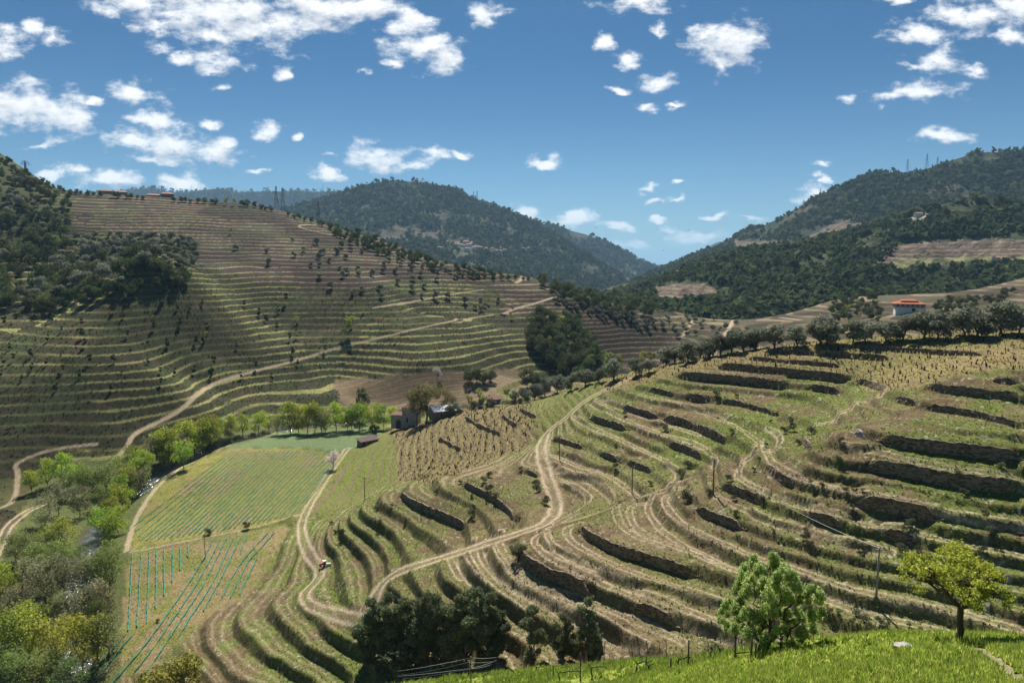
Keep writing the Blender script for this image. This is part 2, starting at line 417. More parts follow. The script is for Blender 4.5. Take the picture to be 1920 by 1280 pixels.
# ---- tracks
ROADS = [
 ('dirt track', [(1175,712),(1155,722),(1130,733),(1090,755),(1060,785),(1030,805),(1017,825),(1014,850),(1022,880),(1032,910),(1043,940),(1042,960),(1025,980),(1000,990),(960,1003),(900,1022),(830,1045),(770,1062),(730,1080),(708,1104),(700,1125)], 1.55, 1.0),
 ('lower track', [(652,840),(640,855),(622,880),(600,915),(575,955),(565,980),(567,1010),(580,1040),(602,1065),(598,1085),(575,1105),(569,1120),(588,1138),(630,1150),(680,1163),(720,1172)], 1.35, 1.0),
 ('field path', [(237,1032),(250,980),(282,925),(330,880),(400,842),(430,835)], 0.9, 0.8),
 ('field divide', [(245,1034),(330,1018),(400,1003),(480,988),(565,962)], 0.6, 0.55),
 ('river road', [(-20,1060),(5,1010),(15,985),(50,958),(80,945)], 1.25, 1.0),
 ('hill track', [(205,870),(238,838),(250,812),(300,790),(345,765),(385,722),(470,697),(560,675),(620,655),(700,636),(800,612),(860,599),(925,590)], 1.05, 0.75),
 ('hill track', [(0,952),(28,940),(36,885),(25,872),(60,853),(120,838),(180,832)], 1.0, 0.6),
 ('hill track', [(700,577),(770,566),(840,553),(905,543)], 1.0, 0.75),
 ('hill track', [(945,588),(965,578),(1000,570),(1042,556)], 1.6, 0.85),
 ('hill track', [(975,512),(982,522),(968,530)], 2.0, 0.8),
 ('hill track', [(640,425),(590,420),(548,424),(620,440),(700,462)], 1.6, 0.6),
 ('gully track', [(1040,985),(1100,968),(1150,950),(1200,932),(1250,915),(1295,895)], 0.45, 0.3),
 ('valley track', [(1335,668),(1352,640),(1372,606),(1376,600)], 2.2, 0.8),
 ('valley track', [(1280,630),(1292,612),(1300,600),(1284,598)], 1.8, 0.7),
 ('valley track', [(1400,582),(1440,592),(1500,600)], 2.0, 0.7),
 ('valley track', [(1117,700),(1110,660),(1090,625)], 1.5, 0.6),
]
road_c = np.zeros(X.shape, np.float32); road_f = np.zeros(X.shape, np.float32)
ROAD_XY = {}
for (nm, pts, hw, st) in ROADS:
    t = trace(smooth_line(pts)); ROAD_XY.setdefault(nm, []).append(t)
    D = dist_poly(X, Y, t)
    D = D + (fbm(X / 2.3, Y / 2.3, 2) - .5) * 0.5
    flat = 1 - sstep(hw * 0.9, hw * 1.9, D)
    road_f = np.maximum(road_f, flat)
    if nm in ('dirt track', 'lower track', 'river road'):
        rut = np.exp(-((D - hw * 0.68) / (hw * 0.30)) ** 2)
        c = np.maximum(rut, 0.18 * (D < hw))
    else:
        c = 1 - sstep(hw * 0.45, hw * 1.1, D)
    road_c = np.maximum(road_c, st * c)

# wheel ruts that follow the terraces: each traced line is a pair of ruts
def z2(*p): return [(960 + x / 2, 640 + y / 2) for x, y in p]
RUTS = [z2((230,282),(300,320),(420,375),(540,430),(610,475),(630,500),(612,530),(540,570),(506,600),(515,640),(560,700),(640,757),(740,808),(880,870)),
 z2((640,545),(578,575),(570,600),(592,645),(660,700),(770,752),(900,808),(1050,850),(1180,900),(1360,955),(1640,1012),(1720,1032),(1900,1080)),
 z2((520,595),(440,615),(442,670),(490,720),(560,755),(690,802),(840,858)), z2((400,612),(385,640),(405,690),(470,735),(560,775)),
 z2((240,650),(130,700),(78,735),(95,780),(150,830),(260,880),(370,922),(500,985),(640,1040),(760,1082),(850,1115)), z2((130,715),(140,760),(200,810),(330,870),(470,935),(600,990),(760,1050)),
 z2((260,672),(200,695),(210,730),(260,770),(400,840),(560,900),(700,950),(800,990)), z2((0,850),(60,915),(160,975),(270,1030),(360,1075),(500,1150)), z2((110,920),(240,945),(340,990),(430,1022),(560,1080),(640,1120)),
 z2((165,480),(250,500),(320,540),(368,575),(380,602)), z2((150,425),(250,460),(360,500),(430,540),(468,572)), z2((172,515),(230,540),(278,570),(292,600),(250,630),(150,670),(50,700),(0,718)),
 z2((770,580),(850,622),(960,670),(1100,700),(1250,745),(1420,785)), z2((860,468),(842,500),(880,540),(1000,592),(1180,640),(1330,690),(1500,720),(1650,750),(1900,800)),
 z2((945,385),(960,430),(985,470),(1060,512),(1200,555),(1400,600),(1600,640),(1900,690)), z2((1390,185),(1370,215),(1300,225),(1245,265),(1180,310),(1120,330)),
 z2((300,230),(420,300),(560,350),(700,392),(768,440),(758,470)), z2((480,200),(640,232),(800,290),(895,350),(940,385),(900,425),(850,470)), z2((1150,950),(1300,1000),(1480,1050),(1680,1095)),
 z2((1250,380),(1400,432),(1600,485),(1900,520)), z2((960,330),(1000,350),(1010,385),(960,410)), z2((330,220),(420,250),(560,300),(700,340)),
 z2((-240,790),(-225,830),(-190,880)), z2((-190,770),(-195,820),(-150,890),(-110,930)), z2((-140,745),(-150,790),(-110,860),(-40,930),(60,1000)), z2((-90,730),(-100,770),(-50,850),(30,915),(130,980),(240,1040)), z2((-40,715),(-55,760),(0,830),(90,900)),
]
rutt = np.zeros(X.shape, np.float32)
for pts in RUTS:
    t = trace(smooth_line(pts))
    D = dist_poly(X, Y, t); D = D + (fbm(X / 3, Y / 3, 2, 3.0) - .5) * 0.35
    rutt = np.maximum(rutt, np.exp(-((D - 0.58) / 0.17) ** 2) + 0.12 * (D < 0.6))

# ---- dry stone walls, traced along their tops: (pixels, stones light or dark)
WALLS = [
 ('L', [(1596,806),(1613,813),(1632,823)]), ('D', [(1642,822),(1690,829),(1740,836),(1800,843),(1860,851),(1925,858)]),
 ('D', [(1613,876),(1640,873),(1690,881),(1735,891),(1800,903),(1860,909),(1925,914)]),
 ('D', [(1438,873),(1462,897),(1482,905),(1500,912)]), ('D', [(1552,928),(1580,932)]), ('D', [(1596,938),(1650,946),(1700,955),(1770,972)]), ('D', [(1900,994),(1925,1000)]),
 ('D', [(1347,909),(1395,925),(1440,944)]), ('D', [(1447,947),(1480,957)]), ('D', [(1500,962),(1550,976),(1600,990)]), ('D', [(1632,995),(1680,1004),(1740,1016)]),
 ('D', [(1300,950),(1330,966),(1365,978),(1400,991)]),
 ('D', [(1675,746),(1700,753),(1727,761)]), ('D', [(1727,762),(1760,766),(1800,771),(1870,786),(1925,801)]),
 ('D', [(1730,722),(1760,728),(1800,732),(1850,737),(1925,746)]), ('D', [(1850,711),(1925,719)]),
 ('D', [(1600,650),(1680,655),(1740,660),(1850,664)]), ('D', [(1436,656),(1500,659),(1560,663),(1640,669),(1676,673)]), ('D', [(1396,671),(1450,676),(1540,683),(1585,688)]),
 ('D', [(1342,686),(1400,690),(1470,697),(1560,706),(1600,712)]), ('D', [(1600,712),(1640,723),(1665,731)]),
 ('D', [(1268,703),(1345,709),(1420,716),(1484,723)]), ('D', [(1508,724),(1545,729),(1582,735)]),
 ('D', [(1345,751),(1372,754),(1400,760),(1440,771),(1470,781)]), ('D', [(1278,743),(1310,746),(1335,750)]), ('D', [(1212,729),(1240,735),(1272,742)]),
 ('D', [(1165,761),(1200,773),(1240,783)]), ('D', [(1240,783),(1282,791),(1330,811),(1368,830)]),
 ('D', [(1105,783),(1150,796),(1180,806)]), ('D', [(1250,831),(1290,844),(1322,860)]),
 ('D', [(1036,822),(1070,832),(1100,840)]), ('D', [(1120,848),(1150,859),(1165,864)]), ('D', [(1172,864),(1200,876),(1230,886)]),
 ('D', [(1088,986),(1100,1003),(1130,1018),(1160,1033),(1200,1043),(1260,1061),(1310,1078)]),
 ('D', [(975,1034),(988,1057),(1020,1070),(1060,1085),(1115,1113)]), ('D', [(1172,1131),(1205,1141),(1240,1152),(1275,1170)]),
 ('D', [(866,905),(895,918),(925,935),(955,957),(966,975)]), ('D', [(980,881),(1000,888),(1014,895)]),
 ('D', [(750,925),(775,945),(815,961),(850,975),(878,989)]),
 ('D', [(872,782),(890,795),(915,806),(940,815)]), ('D', [(822,822),(845,834),(866,845)]), ('D', [(942,778),(955,792),(972,800)]), ('D', [(974,766),(988,776),(1008,783)]),
 ('D', [(845,884),(853,882)]), ('D', [(1503,822),(1518,838),(1528,848)]),
]
BIGW = {(1613,876),(1642,822),(975,1034),(1088,986),(1278,743),(1240,783),(1342,686),(1268,703),(1596,938)}
WALL_XY = []
saw = np.zeros(X.shape, np.float32); wsup = np.zeros(X.shape, np.float32); wtop = np.zeros(X.shape, np.float32)


def wall_step(pts, A_):
    """level the ground behind a wall and lower it in front: a step along the traced line"""
    pad = 7.0
    m = (X > pts[:, 0].min() - pad) & (X < pts[:, 0].max() + pad) & (Y > pts[:, 1].min() - pad) & (Y < pts[:, 1].max() + pad)
    if not m.any(): return
    x = X[m]; y = Y[m]; best = np.full(x.shape, 1e9); sd_ = np.zeros(x.shape); al = np.zeros(x.shape)
    mid = pts[len(pts) // 2]; g0 = np.array([base_h(mid[0] + 2, mid[1]) - base_h(mid[0] - 2, mid[1]), base_h(mid[0], mid[1] + 2) - base_h(mid[0], mid[1] - 2)])
    L0 = 0.0; Lt = np.hypot(*np.diff(pts, axis=0).T).sum()
    for a, b_ in zip(pts[:-1], pts[1:]):
        e_ = b_ - a; Ls = math.hypot(*e_) + 1e-9; n_ = np.array([-e_[1], e_[0]]) / Ls
        if n_ @ g0 < 0: n_ = -n_
        tr = ((x - a[0]) * e_[0] + (y - a[1]) * e_[1]) / Ls; tc_ = np.clip(tr, 0, Ls)
        d_ = np.hypot(x - a[0] - e_[0] / Ls * tc_, y - a[1] - e_[1] / Ls * tc_)
        s_ = np.sign((x - a[0]) * n_[0] + (y - a[1]) * n_[1])
        k = d_ < best; best[k] = d_[k]; sd_[k] = s_[k]; al[k] = L0 + tc_[k]
        L0 += Ls
    e_ = sstep(0.0, 2.2, np.minimum(al, Lt - al))
    dl_ = sd_ * A_ * e_ * np.clip(1 - best / np.where(sd_ > 0, 5.5, 4.0), 0, 1)
    cur_ = saw[m]; saw[m] = np.where(np.abs(dl_) > np.abs(cur_), dl_, cur_)
    wtop[m] = np.maximum(wtop[m], np.where(sd_ > 0, (best < 1.2) * 1.0, (best > .5) * (best < 1.3) * 0.6))
    wsup[m] = np.maximum(wsup[m], e_ * (1 - sstep(2.0, 5.0, best)))


wallm = np.zeros(X.shape, np.float32)
for (kd, pts) in WALLS:
    t = trace(smooth_line(pts) if len(pts) > 2 else pts)
    WALL_XY.append((kd, t))
    wall_step(t, 0.80 if pts[0] in BIGW else 0.50)

# ---- terracing
LV = np.array([-90,-77,-75,-73,-72,-70,-68,-66,-63.5,-61,-59,-57,-54.5,-52,-49.5,-47,-45.5,-44,-42,-40.7,-39.5,-38.1,-37,-35.3,-34,-32.2,-30.8,-28.8,-27.3,-25.9,-24.7,-22,-20.9,-19.4,-18,-16.4,-14.5,-12,-9,-6,0], float)


def profile(t, w, g):
    """tread and riser; the riser is centred on t = 0"""
    h = (1 - g) / 2
    a = np.clip(t / (w / 2), 0, 1) * h
    b = np.clip((t - w / 2) / (1 - w), 0, 1) * g
    c = np.clip((t - 1 + w / 2) / (w / 2), 0, 1) * h
    return a + b + c


wob = (fbm(X / 9, Y / 9, 3, 5.0) - 0.5) * 0.9 * (1 - wallm)
Hn = H + wob
idx = np.clip(np.searchsorted(LV, Hn) - 1, 0, len(LV) - 2)
lo = LV[idx]; dl = LV[idx + 1] - lo
tn = (Hn - lo) / dl
wn = 0.24 + 0.12 * (fbm(X / 14, Y / 14, 2, 9.0) - .5)
gn = 0.12
stepn = lo + dl * profile(tn, wn, gn) - Hn
# opposite hillside
LSTEP = 3.1 - 0.55 * brownH - 0.6 * brownH2
hw_ = H + (fbm(X / 60, Y / 60, 3, 2.0) - .5) * 5.0 + (fbm(X / 11, Y / 11, 2, 4.0) - .5) * 0.55
LS_ = 3.1
LUP = hw_ / LS_
tl = LUP - np.floor(LUP)
wl = 0.72 + 0.2 * (fbm(X / 40, Y / 40, 2, 8.0) - .5)
stepl = (np.floor(LUP) + profile(tl, wl, 0.14)) * LS_ - hw_
terr_n = (1 - fieldA) * (1 - fieldB) * (1 - fieldC) * (1 - riverz) * (1 - knoll) * (1 - 0.75 * gold * (1 - wallm)) * (1 - 0.8 * vineN * (1 - wallm)) * (1 - 0.9 * rowsG) * (1 - 0.7 * rowsT)
terr_n = terr_n * (1 - farr) * (1 - road_f)
terr_n *= np.where(H < -69.5, sstep(-74.5, -69.5, H) * 0.6 + 0.4, 1)
scrub = sstep(0.53, 0.62, fbm(X / 60, Y / 60, 4, 12.0)) * farr
terr_l = farr * (1 - road_f) * (1 - fieldD) * (1 - riverz) * (1 - 0.6 * scrub) * sstep(-71, -66, H)
terr_n *= 1 - 0.9 * wsup
Z = H + saw + terr_n * stepn + terr_l * stepl
# small rows ridged along the contour
rowH = H + (fbm(X / 5, Y / 5, 2, 6.0) - .5) * 0.25
ridge = np.cos(rowH / 1.05 * 2 * np.pi)
rowm = np.maximum(np.maximum(vineN, 0.8 * rowsG), 0.9 * rowsT) * (1 - wallm) * (1 - road_f) * (1 - farr)
Z += rowm * 0.16 * ridge
ridge_g = np.cos(rowH / 0.8 * 2 * np.pi)
Z += gold * (1 - wallm) * 0.10 * ridge_g
# river bed cut
RIV = trace(smooth_line([(95,1300),(135,1262),(150,1215),(165,1150),(158,1080),(172,1010),(200,965),(250,925),(300,882),(352,862),(410,832),(520,806),(610,795),(700,782)]))
RD = dist_poly(X, Y, RIV)
RD = np.where(RD > 1e8, 1e9, RD + (fbm(X / 6, Y / 6, 2) - .5) * 2)
WATER_W = 2.3
Z -= 1.7 * (1 - sstep(WATER_W * 0.8, WATER_W * 2.0, RD))
# clods and tussocks
rough = fbm(X / 1.1, Y / 1.1, 4, 15.0, 0.7) - 0.5
Z += rough * np.where(farr > .5, 0.55, 0.34) * (1 - 0.85 * road_f) * (1 - 0.7 * np.maximum(fieldA, fieldC)) * (1 - 0.6 * knoll)
Z -= road_c * 0.06
Z += knoll * ((fbm(X / 2.6, Y / 2.6, 3, 88.0) - .5) * 0.7)
kpath = 1 - sstep(0.12, 0.36, dist_poly(X, Y, trace([(1818,1208),(1850,1228),(1882,1250),(1930,1278)])) + (fbm(X / .7, Y / .7, 2) - .5) * .3)

# slope (rise over run) for colouring the steep banks a darker brown
gy, gx = np.gradient(Z)
dr = np.gradient(rr_)[:, None]; da = RR * (az[1] - az[0])
slope = np.hypot(gy / dr, gx / da)


def mixc(a, b, t): return a * (1 - t[..., None]) + np.asarray(b, np.float32) * t[..., None]


n_big = fbm(X / 17, Y / 17, 3, 21.0); n_mid = fbm(X / 3.6, Y / 3.6, 3, 31.0); n_fin = fbm(X / 0.75, Y / 0.75, 2, 41.0)
patch = sstep(0.385, 0.575, 0.45 * n_big + 0.35 * n_mid + 0.2 * n_fin + 0.07 * sstep(-10, -28, X))
soil = np.array([0.132, 0.098, 0.052], np.float32); grass = np.array([0.112, 0.138, 0.032], np.float32); dry = np.array([0.215, 0.178, 0.082], np.float32)
A = np.broadcast_to(soil, X.shape + (3,)).copy()
A = mixc(A, dry, sstep(0.42, 0.62, n_mid) * 0.55)
A = mixc(A, grass, patch * 0.92)
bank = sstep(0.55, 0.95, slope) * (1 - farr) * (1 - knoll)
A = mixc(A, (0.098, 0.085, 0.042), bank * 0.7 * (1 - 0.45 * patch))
# stones lying about
st = sstep(0.70, 0.76, n_fin * 0.6 + 0.4 * vnoise(X / 0.33, Y / 0.33)) * (1 - farr) * (1 - knoll)
A = mixc(A, (0.36, 0.31, 0.25), st * 0.75)
# wheel ruts along the treads
tt = np.clip((tn - wn / 2) / (1 - wn), 0, 1)
rutn = np.exp(-((tt - 0.22) / 0.075) ** 2) + 0.9 * np.exp(-((tt - 0.62) / 0.075) ** 2)
rutn *= ((tn > wn / 2) & (tn < 1 - wn / 2)) * sstep(0.34, 0.52, fbm(X / 20, Y / 20, 2, 55.0)) * (0.55 + 0.6 * n_fin)
rutn *= (1 - farr) * (1 - knoll) * (1 - gold) * (1 - vineN) * (1 - rowsG) * (1 - np.maximum(fieldA, np.maximum(fieldB, fieldC)))
low = sstep(-36, -44, H) * sstep(-26, -14, X)
rtr = pmask([(960,1010),(1140,720),(1260,705),(1540,730),(1920,740),(1920,1190),(1400,1215),(1000,1180),(720,1110),(830,1040)], rmax=230)
A = mixc(A, (0.36, 0.275, 0.185), np.clip(rutn * (0.55 + 0.5 * low) * (1 - 0.8 * rtr), 0, 1) * 0.9)
A = mixc(A, (0.42, 0.33, 0.225), np.clip(rutt * (0.42 + 0.7 * n_mid * (0.6 + 0.8 * n_fin) + 0.3 * low) * (1 - knoll) * (1 - road_f), 0, 0.9))
lowr = low * (1 - farr) * (1 - knoll) * sstep(0.35, 0.6, n_mid)
A = mixc(A, (0.180, 0.138, 0.076), lowr * 0.40)
# gold slope, nose vineyard, green rows
A = mixc(A, (0.245, 0.192, 0.085), gold * (0.62 + 0.3 * n_mid) * (1 - 0.35 * patch))
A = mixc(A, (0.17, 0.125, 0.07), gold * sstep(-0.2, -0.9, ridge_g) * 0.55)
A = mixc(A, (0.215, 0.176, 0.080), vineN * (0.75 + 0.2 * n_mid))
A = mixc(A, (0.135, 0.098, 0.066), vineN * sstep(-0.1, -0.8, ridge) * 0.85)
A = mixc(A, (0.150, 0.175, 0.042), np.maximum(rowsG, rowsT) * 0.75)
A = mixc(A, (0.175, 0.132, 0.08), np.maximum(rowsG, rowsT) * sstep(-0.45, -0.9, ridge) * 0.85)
# flat fields
A = mixc(A, (0.215, 0.200, 0.055), fieldA)
A = mixc(A, (0.25, 0.175, 0.095), fieldA * sstep(0.45, 0.65, 0.5 * n_mid + 0.5 * n_big) * 0.8)
A = mixc(A, (0.13, 0.155, 0.035), fieldA * sstep(0.52, 0.62, fbm(X / 2.0, Y / 2.0, 2, 77.0)) * 0.6)
A = mixc(A, (0.135, 0.185, 0.085), fieldB * 0.9)
A = mixc(A, (0.225, 0.175, 0.085), fieldC)
A = mixc(A, (0.15, 0.165, 0.04), fieldC * sstep(0.48, 0.62, n_mid) * 0.75)
# hillside across the river
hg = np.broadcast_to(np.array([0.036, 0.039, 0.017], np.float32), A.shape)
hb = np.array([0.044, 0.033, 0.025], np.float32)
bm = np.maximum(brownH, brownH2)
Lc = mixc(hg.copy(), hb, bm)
far_r = sstep(90, 150, X) * (Y > 230)
hb_ = np.array([0.085, 0.066, 0.046], np.float32)
Lc = mixc(Lc, hb_, far_r * 0.85); bm = np.maximum(bm, far_r)
Lc = mixc(Lc, (0.085, 0.055, 0.038), sstep(0.5, 0.7, n_mid) * 0.5 * (1 - bm))
Lc = mixc(Lc, (0.050, 0.062, 0.026), sstep(0.55, 0.68, n_big) * 0.6)
tread = ((tl > wl / 2) & (tl < 1 - wl / 2)).astype(np.float32)  # dry grass treads lightened, risers darkened: sun and shade put into the colour
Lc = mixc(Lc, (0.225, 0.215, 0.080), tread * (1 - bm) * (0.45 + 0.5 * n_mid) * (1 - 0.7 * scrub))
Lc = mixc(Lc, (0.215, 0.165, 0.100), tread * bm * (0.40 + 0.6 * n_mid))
shld = pmask([(-200,240),(20,290),(75,340),(130,372),(140,445),(60,470),(-200,560)], rmin=400)
Lc = mixc(Lc, (0.055, 0.060, 0.028), shld * (0.55 + 0.4 * sstep(.4, .6, n_mid)))
fd = np.cos((Y - 0.12 * X) / 2.6 * 2 * np.pi)
Lc = mixc(Lc, (0.165, 0.122, 0.072), fieldD)
Lc = mixc(Lc, (0.075, 0.056, 0.040), fieldD * sstep(0.2, 0.8, fd) * 0.8)
plot_ = fbm(X / 45, Y / 28, 2, 93.0)
Lc = Lc * (0.68 + 0.64 * sstep(0.35, 0.65, plot_))[..., None]
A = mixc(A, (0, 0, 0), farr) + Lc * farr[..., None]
# river flats
A = mixc(A, (0.085, 0.100, 0.036), riverz * (1 - farr) * 0.8)
A = mixc(A, (0.09, 0.075, 0.055), 1 - sstep(WATER_W, WATER_W * 1.7, RD))
# knoll
A = mixc(A, (0.20, 0.25, 0.045), knoll * 0.95)
A = mixc(A, (0.24, 0.25, 0.055), knoll * sstep(0.5, 0.7, n_mid) * 0.6)
A = mixc(A, (0.22, 0.19, 0.115), kpath * knoll)
# tracks
A = mixc(A, (0.40, 0.315, 0.215), np.clip(road_c * (0.82 + 0.3 * n_fin), 0, 1))
A = A * (0.80 + 0.40 * fbm(X / 0.5, Y / 0.5, 2, 61.0))[..., None]
A *= (0.86 + 0.28 * fbm(X / 28, Y / 28, 2, 71.0))[..., None]


def ground_z(x, y):
    a = (math.atan2(x, y) - A0) / (A1 - A0) * (NA - 1); r = math.log(max(math.hypot(x, y), R0) / R0) / math.log(R1 / R0) * (NR - 1)
    a = min(max(a, 0), NA - 1.001); r = min(max(r, 0), NR - 1.001)
    i, j = int(r), int(a); f, g = r - i, a - j
    return float((Z[i, j] * (1 - g) + Z[i, j + 1] * g) * (1 - f) + (Z[i + 1, j] * (1 - g) + Z[i + 1, j + 1] * g) * f)


_lr = np.log(rr_)


def pick(u, v, rmin=9.0):
    """point of the finished ground seen at a photograph position"""
    d = pix_dir(u, v); hd = math.hypot(d[0], d[1]); a = (math.atan2(d[0], d[1]) - A0) / (A1 - A0) * (NA - 1)
    if a < 0 or a > NA - 1.01: return None
    j = int(a); g = a - j
    col = Z[:, j] * (1 - g) + Z[:, j + 1] * g - d[2] / hd * rr_
    k0 = int(np.searchsorted(rr_, rmin))
    ok = np.nonzero(col[k0:] >= 0)[0]
    if len(ok) == 0: return None
    k = ok[0] + k0
    r = rr_[k]
    x, y = d[0] / hd * r, d[1] / hd * r
    return Vector((x, y, ground_z(x, y)))


# ---- materials
def new_mat(name):
    m = bpy.data.materials.new(name); m.use_nodes = True
    t = m.node_tree; b = t.nodes['Principled BSDF']; b.inputs['Roughness'].default_value = 0.85
    b.inputs['Specular IOR Level'].default_value = 0.15
    return m, t, b


def ground_material(name, scale, bump):
    m, t, b = new_mat(name)
    at = t.nodes.new('ShaderNodeAttribute'); at.attribute_name = 'albedo'
    co = t.nodes.new('ShaderNodeTexCoord')
    n1 = t.nodes.new('ShaderNodeTexNoise'); n1.inputs['Scale'].default_value = scale; n1.inputs['Detail'].default_value = 5; n1.inputs['Roughness'].default_value = 0.7
    t.links.new(co.outputs['Object'], n1.inputs['Vector'])
    mr = t.nodes.new('ShaderNodeMapRange'); mr.inputs['From Min'].default_value = 0.3; mr.inputs['From Max'].default_value = 0.7
    mr.inputs['To Min'].default_value = 0.42; mr.inputs['To Max'].default_value = 1.60
    t.links.new(n1.outputs['Fac'], mr.inputs['Value'])
    mu = t.nodes.new('ShaderNodeVectorMath'); mu.operation = 'SCALE'
    t.links.new(at.outputs['Color'], mu.inputs[0]); t.links.new(mr.outputs[0], mu.inputs['Scale'])
    t.links.new(mu.outputs[0], b.inputs['Base Color'])
    bp = t.nodes.new('ShaderNodeBump'); bp.inputs['Strength'].default_value = 0.8; bp.inputs['Distance'].default_value = bump
    t.links.new(n1.outputs['Fac'], bp.inputs['Height']); t.links.new(bp.outputs[0], b.inputs['Normal'])
    b.inputs['Roughness'].default_value = 0.95; b.inputs['Specular IOR Level'].default_value = 0.05
    return m


M_ground = ground_material('soil_and_grass', 2.6, 0.25)
M_hill = ground_material('far_hillside', 0.06, 6.0)

ii = np.arange(NR * NA).reshape(NR, NA)
F4 = np.stack([ii[:-1, :-1].ravel(), ii[:-1, 1:].ravel(), ii[1:, 1:].ravel(), ii[1:, :-1].ravel()], 1)
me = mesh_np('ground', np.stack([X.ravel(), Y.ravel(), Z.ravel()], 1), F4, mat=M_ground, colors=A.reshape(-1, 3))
ground = link_mesh('ground', me); tag(ground, kind='structure')
if ground.data.polygons[0].normal.z < 0: ground.data.flip_normals()

# river surface
rv = []; rf = []
Lr = RIV
for k, p in enumerate(Lr):
    a = Lr[max(k - 1, 0)]; b = Lr[min(k + 1, len(Lr) - 1)]; tdir = (b - a) / (np.hypot(*(b - a)) + 1e-9); nrm = np.array([-tdir[1], tdir[0]])
    zz = base_h(p[0], p[1]) - 0.9
    for s_ in np.linspace(-4.5, 4.5, 9): rv.append((p[0] + nrm[0] * s_, p[1] + nrm[1] * s_, float(zz)))
for k in range(len(Lr) - 1):
    for s_ in range(8): rf.append((k * 9 + s_, k * 9 + s_ + 1, (k + 1) * 9 + s_ + 1, (k + 1) * 9 + s_))
M_water, t, b = new_mat('river_water')
b.inputs['Base Color'].default_value = (0.05, 0.06, 0.05, 1); b.inputs['Roughness'].default_value = 0.12; b.inputs['Specular IOR Level'].default_value = 0.5
nz = t.nodes.new('ShaderNodeTexNoise'); nz.inputs['Scale'].default_value = 1.3; nz.inputs['Detail'].default_value = 4
tcw = t.nodes.new('ShaderNodeTexCoord'); t.links.new(tcw.outputs['Object'], nz.inputs['Vector'])
bp = t.nodes.new('ShaderNodeBump'); bp.inputs['Strength'].default_value = 1.0; bp.inputs['Distance'].default_value = 0.5
t.links.new(nz.outputs['Fac'], bp.inputs['Height']); t.links.new(bp.outputs[0], b.inputs['Normal'])
rvo = link_mesh('river', mesh_np('river', rv, rf, mat=M_water)); tag(rvo, kind='structure')

# ------------------------------------------------------------------ hills and mountains farther off
def loft(name, rows, u0, u1, nu, nv, amp, seed, colf, back=1.35):
    us = np.linspace(u0, u1, nu)
    R = []
    for pts in rows:
        pts = sorted(pts); pu = [p[0] for p in pts]
        v = np.interp(us, pu, [p[1] for p in pts]); d = np.interp(us, pu, [p[2] for p in pts])
        k = max(3, nu // 60) | 1
        ker = np.ones(k) / k
        dd = np.convolve(np.pad(d, k // 2, mode='edge'), ker, 'valid')
        R.append(np.array([at_y(a, b_, c_) for a, b_, c_ in zip(us, v, dd)]))
    last = R[-1].copy(); bk = last.copy(); bk[:, :2] *= back; bk[:, 2] = last[:, 2] - 0.5 * (bk[:, 1] - last[:, 1]) - 20
    R = np.array(R)                                              # rows, nu, 3
    s = np.linspace(0, len(R) - 1, nv); i = np.minimum(s.astype(int), len(R) - 2); f = (s - i)[:, None, None]
    p0 = R[np.maximum(i - 1, 0)]; p1 = R[i]; p2 = R[i + 1]; p3 = R[np.minimum(i + 2, len(R) - 1)]
    G = 0.5 * (2 * p1 + (p2 - p0) * f + (2 * p0 - 5 * p1 + 4 * p2 - p3) * f ** 2 + (3 * p1 - p0 - 3 * p2 + p3) * f ** 3)
    e = sstep(0, 0.15, s / s.max())[:, None] * (1 - sstep(0.86, 0.99, s / s.max()))[:, None]
    sc = amp
    rid = np.abs(fbm(G[..., 0] / (sc * 9), G[..., 1] / (sc * 9), 4, seed) - .5) * 2
    G[..., 2] += (0.6 - rid * 1.6) * sc * e + (fbm(G[..., 0] / (sc * 1.2), G[..., 1] / (sc * 1.2), 3, seed + 3) - .5) * sc * 0.45 * e
    front_n = nv
    G = np.concatenate([G, (G[-1:] + bk[None]) / 2 + np.array([0, 0, amp * .2]), bk[None]], 0)
    nvv = len(G)
    u, v = to_pix(G[..., 0], G[..., 1], G[..., 2])
    colr = colf(G, u, v)
    idx = np.arange(nvv * nu).reshape(nvv, nu)
    f4 = np.stack([idx[:-1, :-1].ravel(), idx[:-1, 1:].ravel(), idx[1:, 1:].ravel(), idx[1:, :-1].ravel()], 1)
    me = mesh_np(name, G.reshape(-1, 3), f4, mat=M_hill, colors=colr.reshape(-1, 3))
    o = link_mesh(name, me); tag(o, kind='structure')
    return G[:front_n], u[:front_n], v[:front_n]


def forest_col(seed, polys=(), base=(0.040, 0.050, 0.026), alt=(0.085, 0.080, 0.045), sc=60.0):
    def f(G, u, v):
        n = fbm(G[..., 0] / sc, G[..., 2] / (sc * .6) + G[..., 1] / (sc * 2), 4, seed)
        c = mixc(np.broadcast_to(np.array(base, np.float32), G.shape).copy(), alt, sstep(0.45, 0.62, n))
        for (poly, col, stripe, step) in polys:
            m = in_poly(u + (n - .5) * 22, v + (n - .5) * 10, poly).astype(np.float32)
            c = mixc(c, col, m)
            if stripe is not None:
                c = mixc(c, stripe, m * (np.cos(G[..., 2] / step * 2 * np.pi) > 0.25) * 0.75)
        return c
    return f


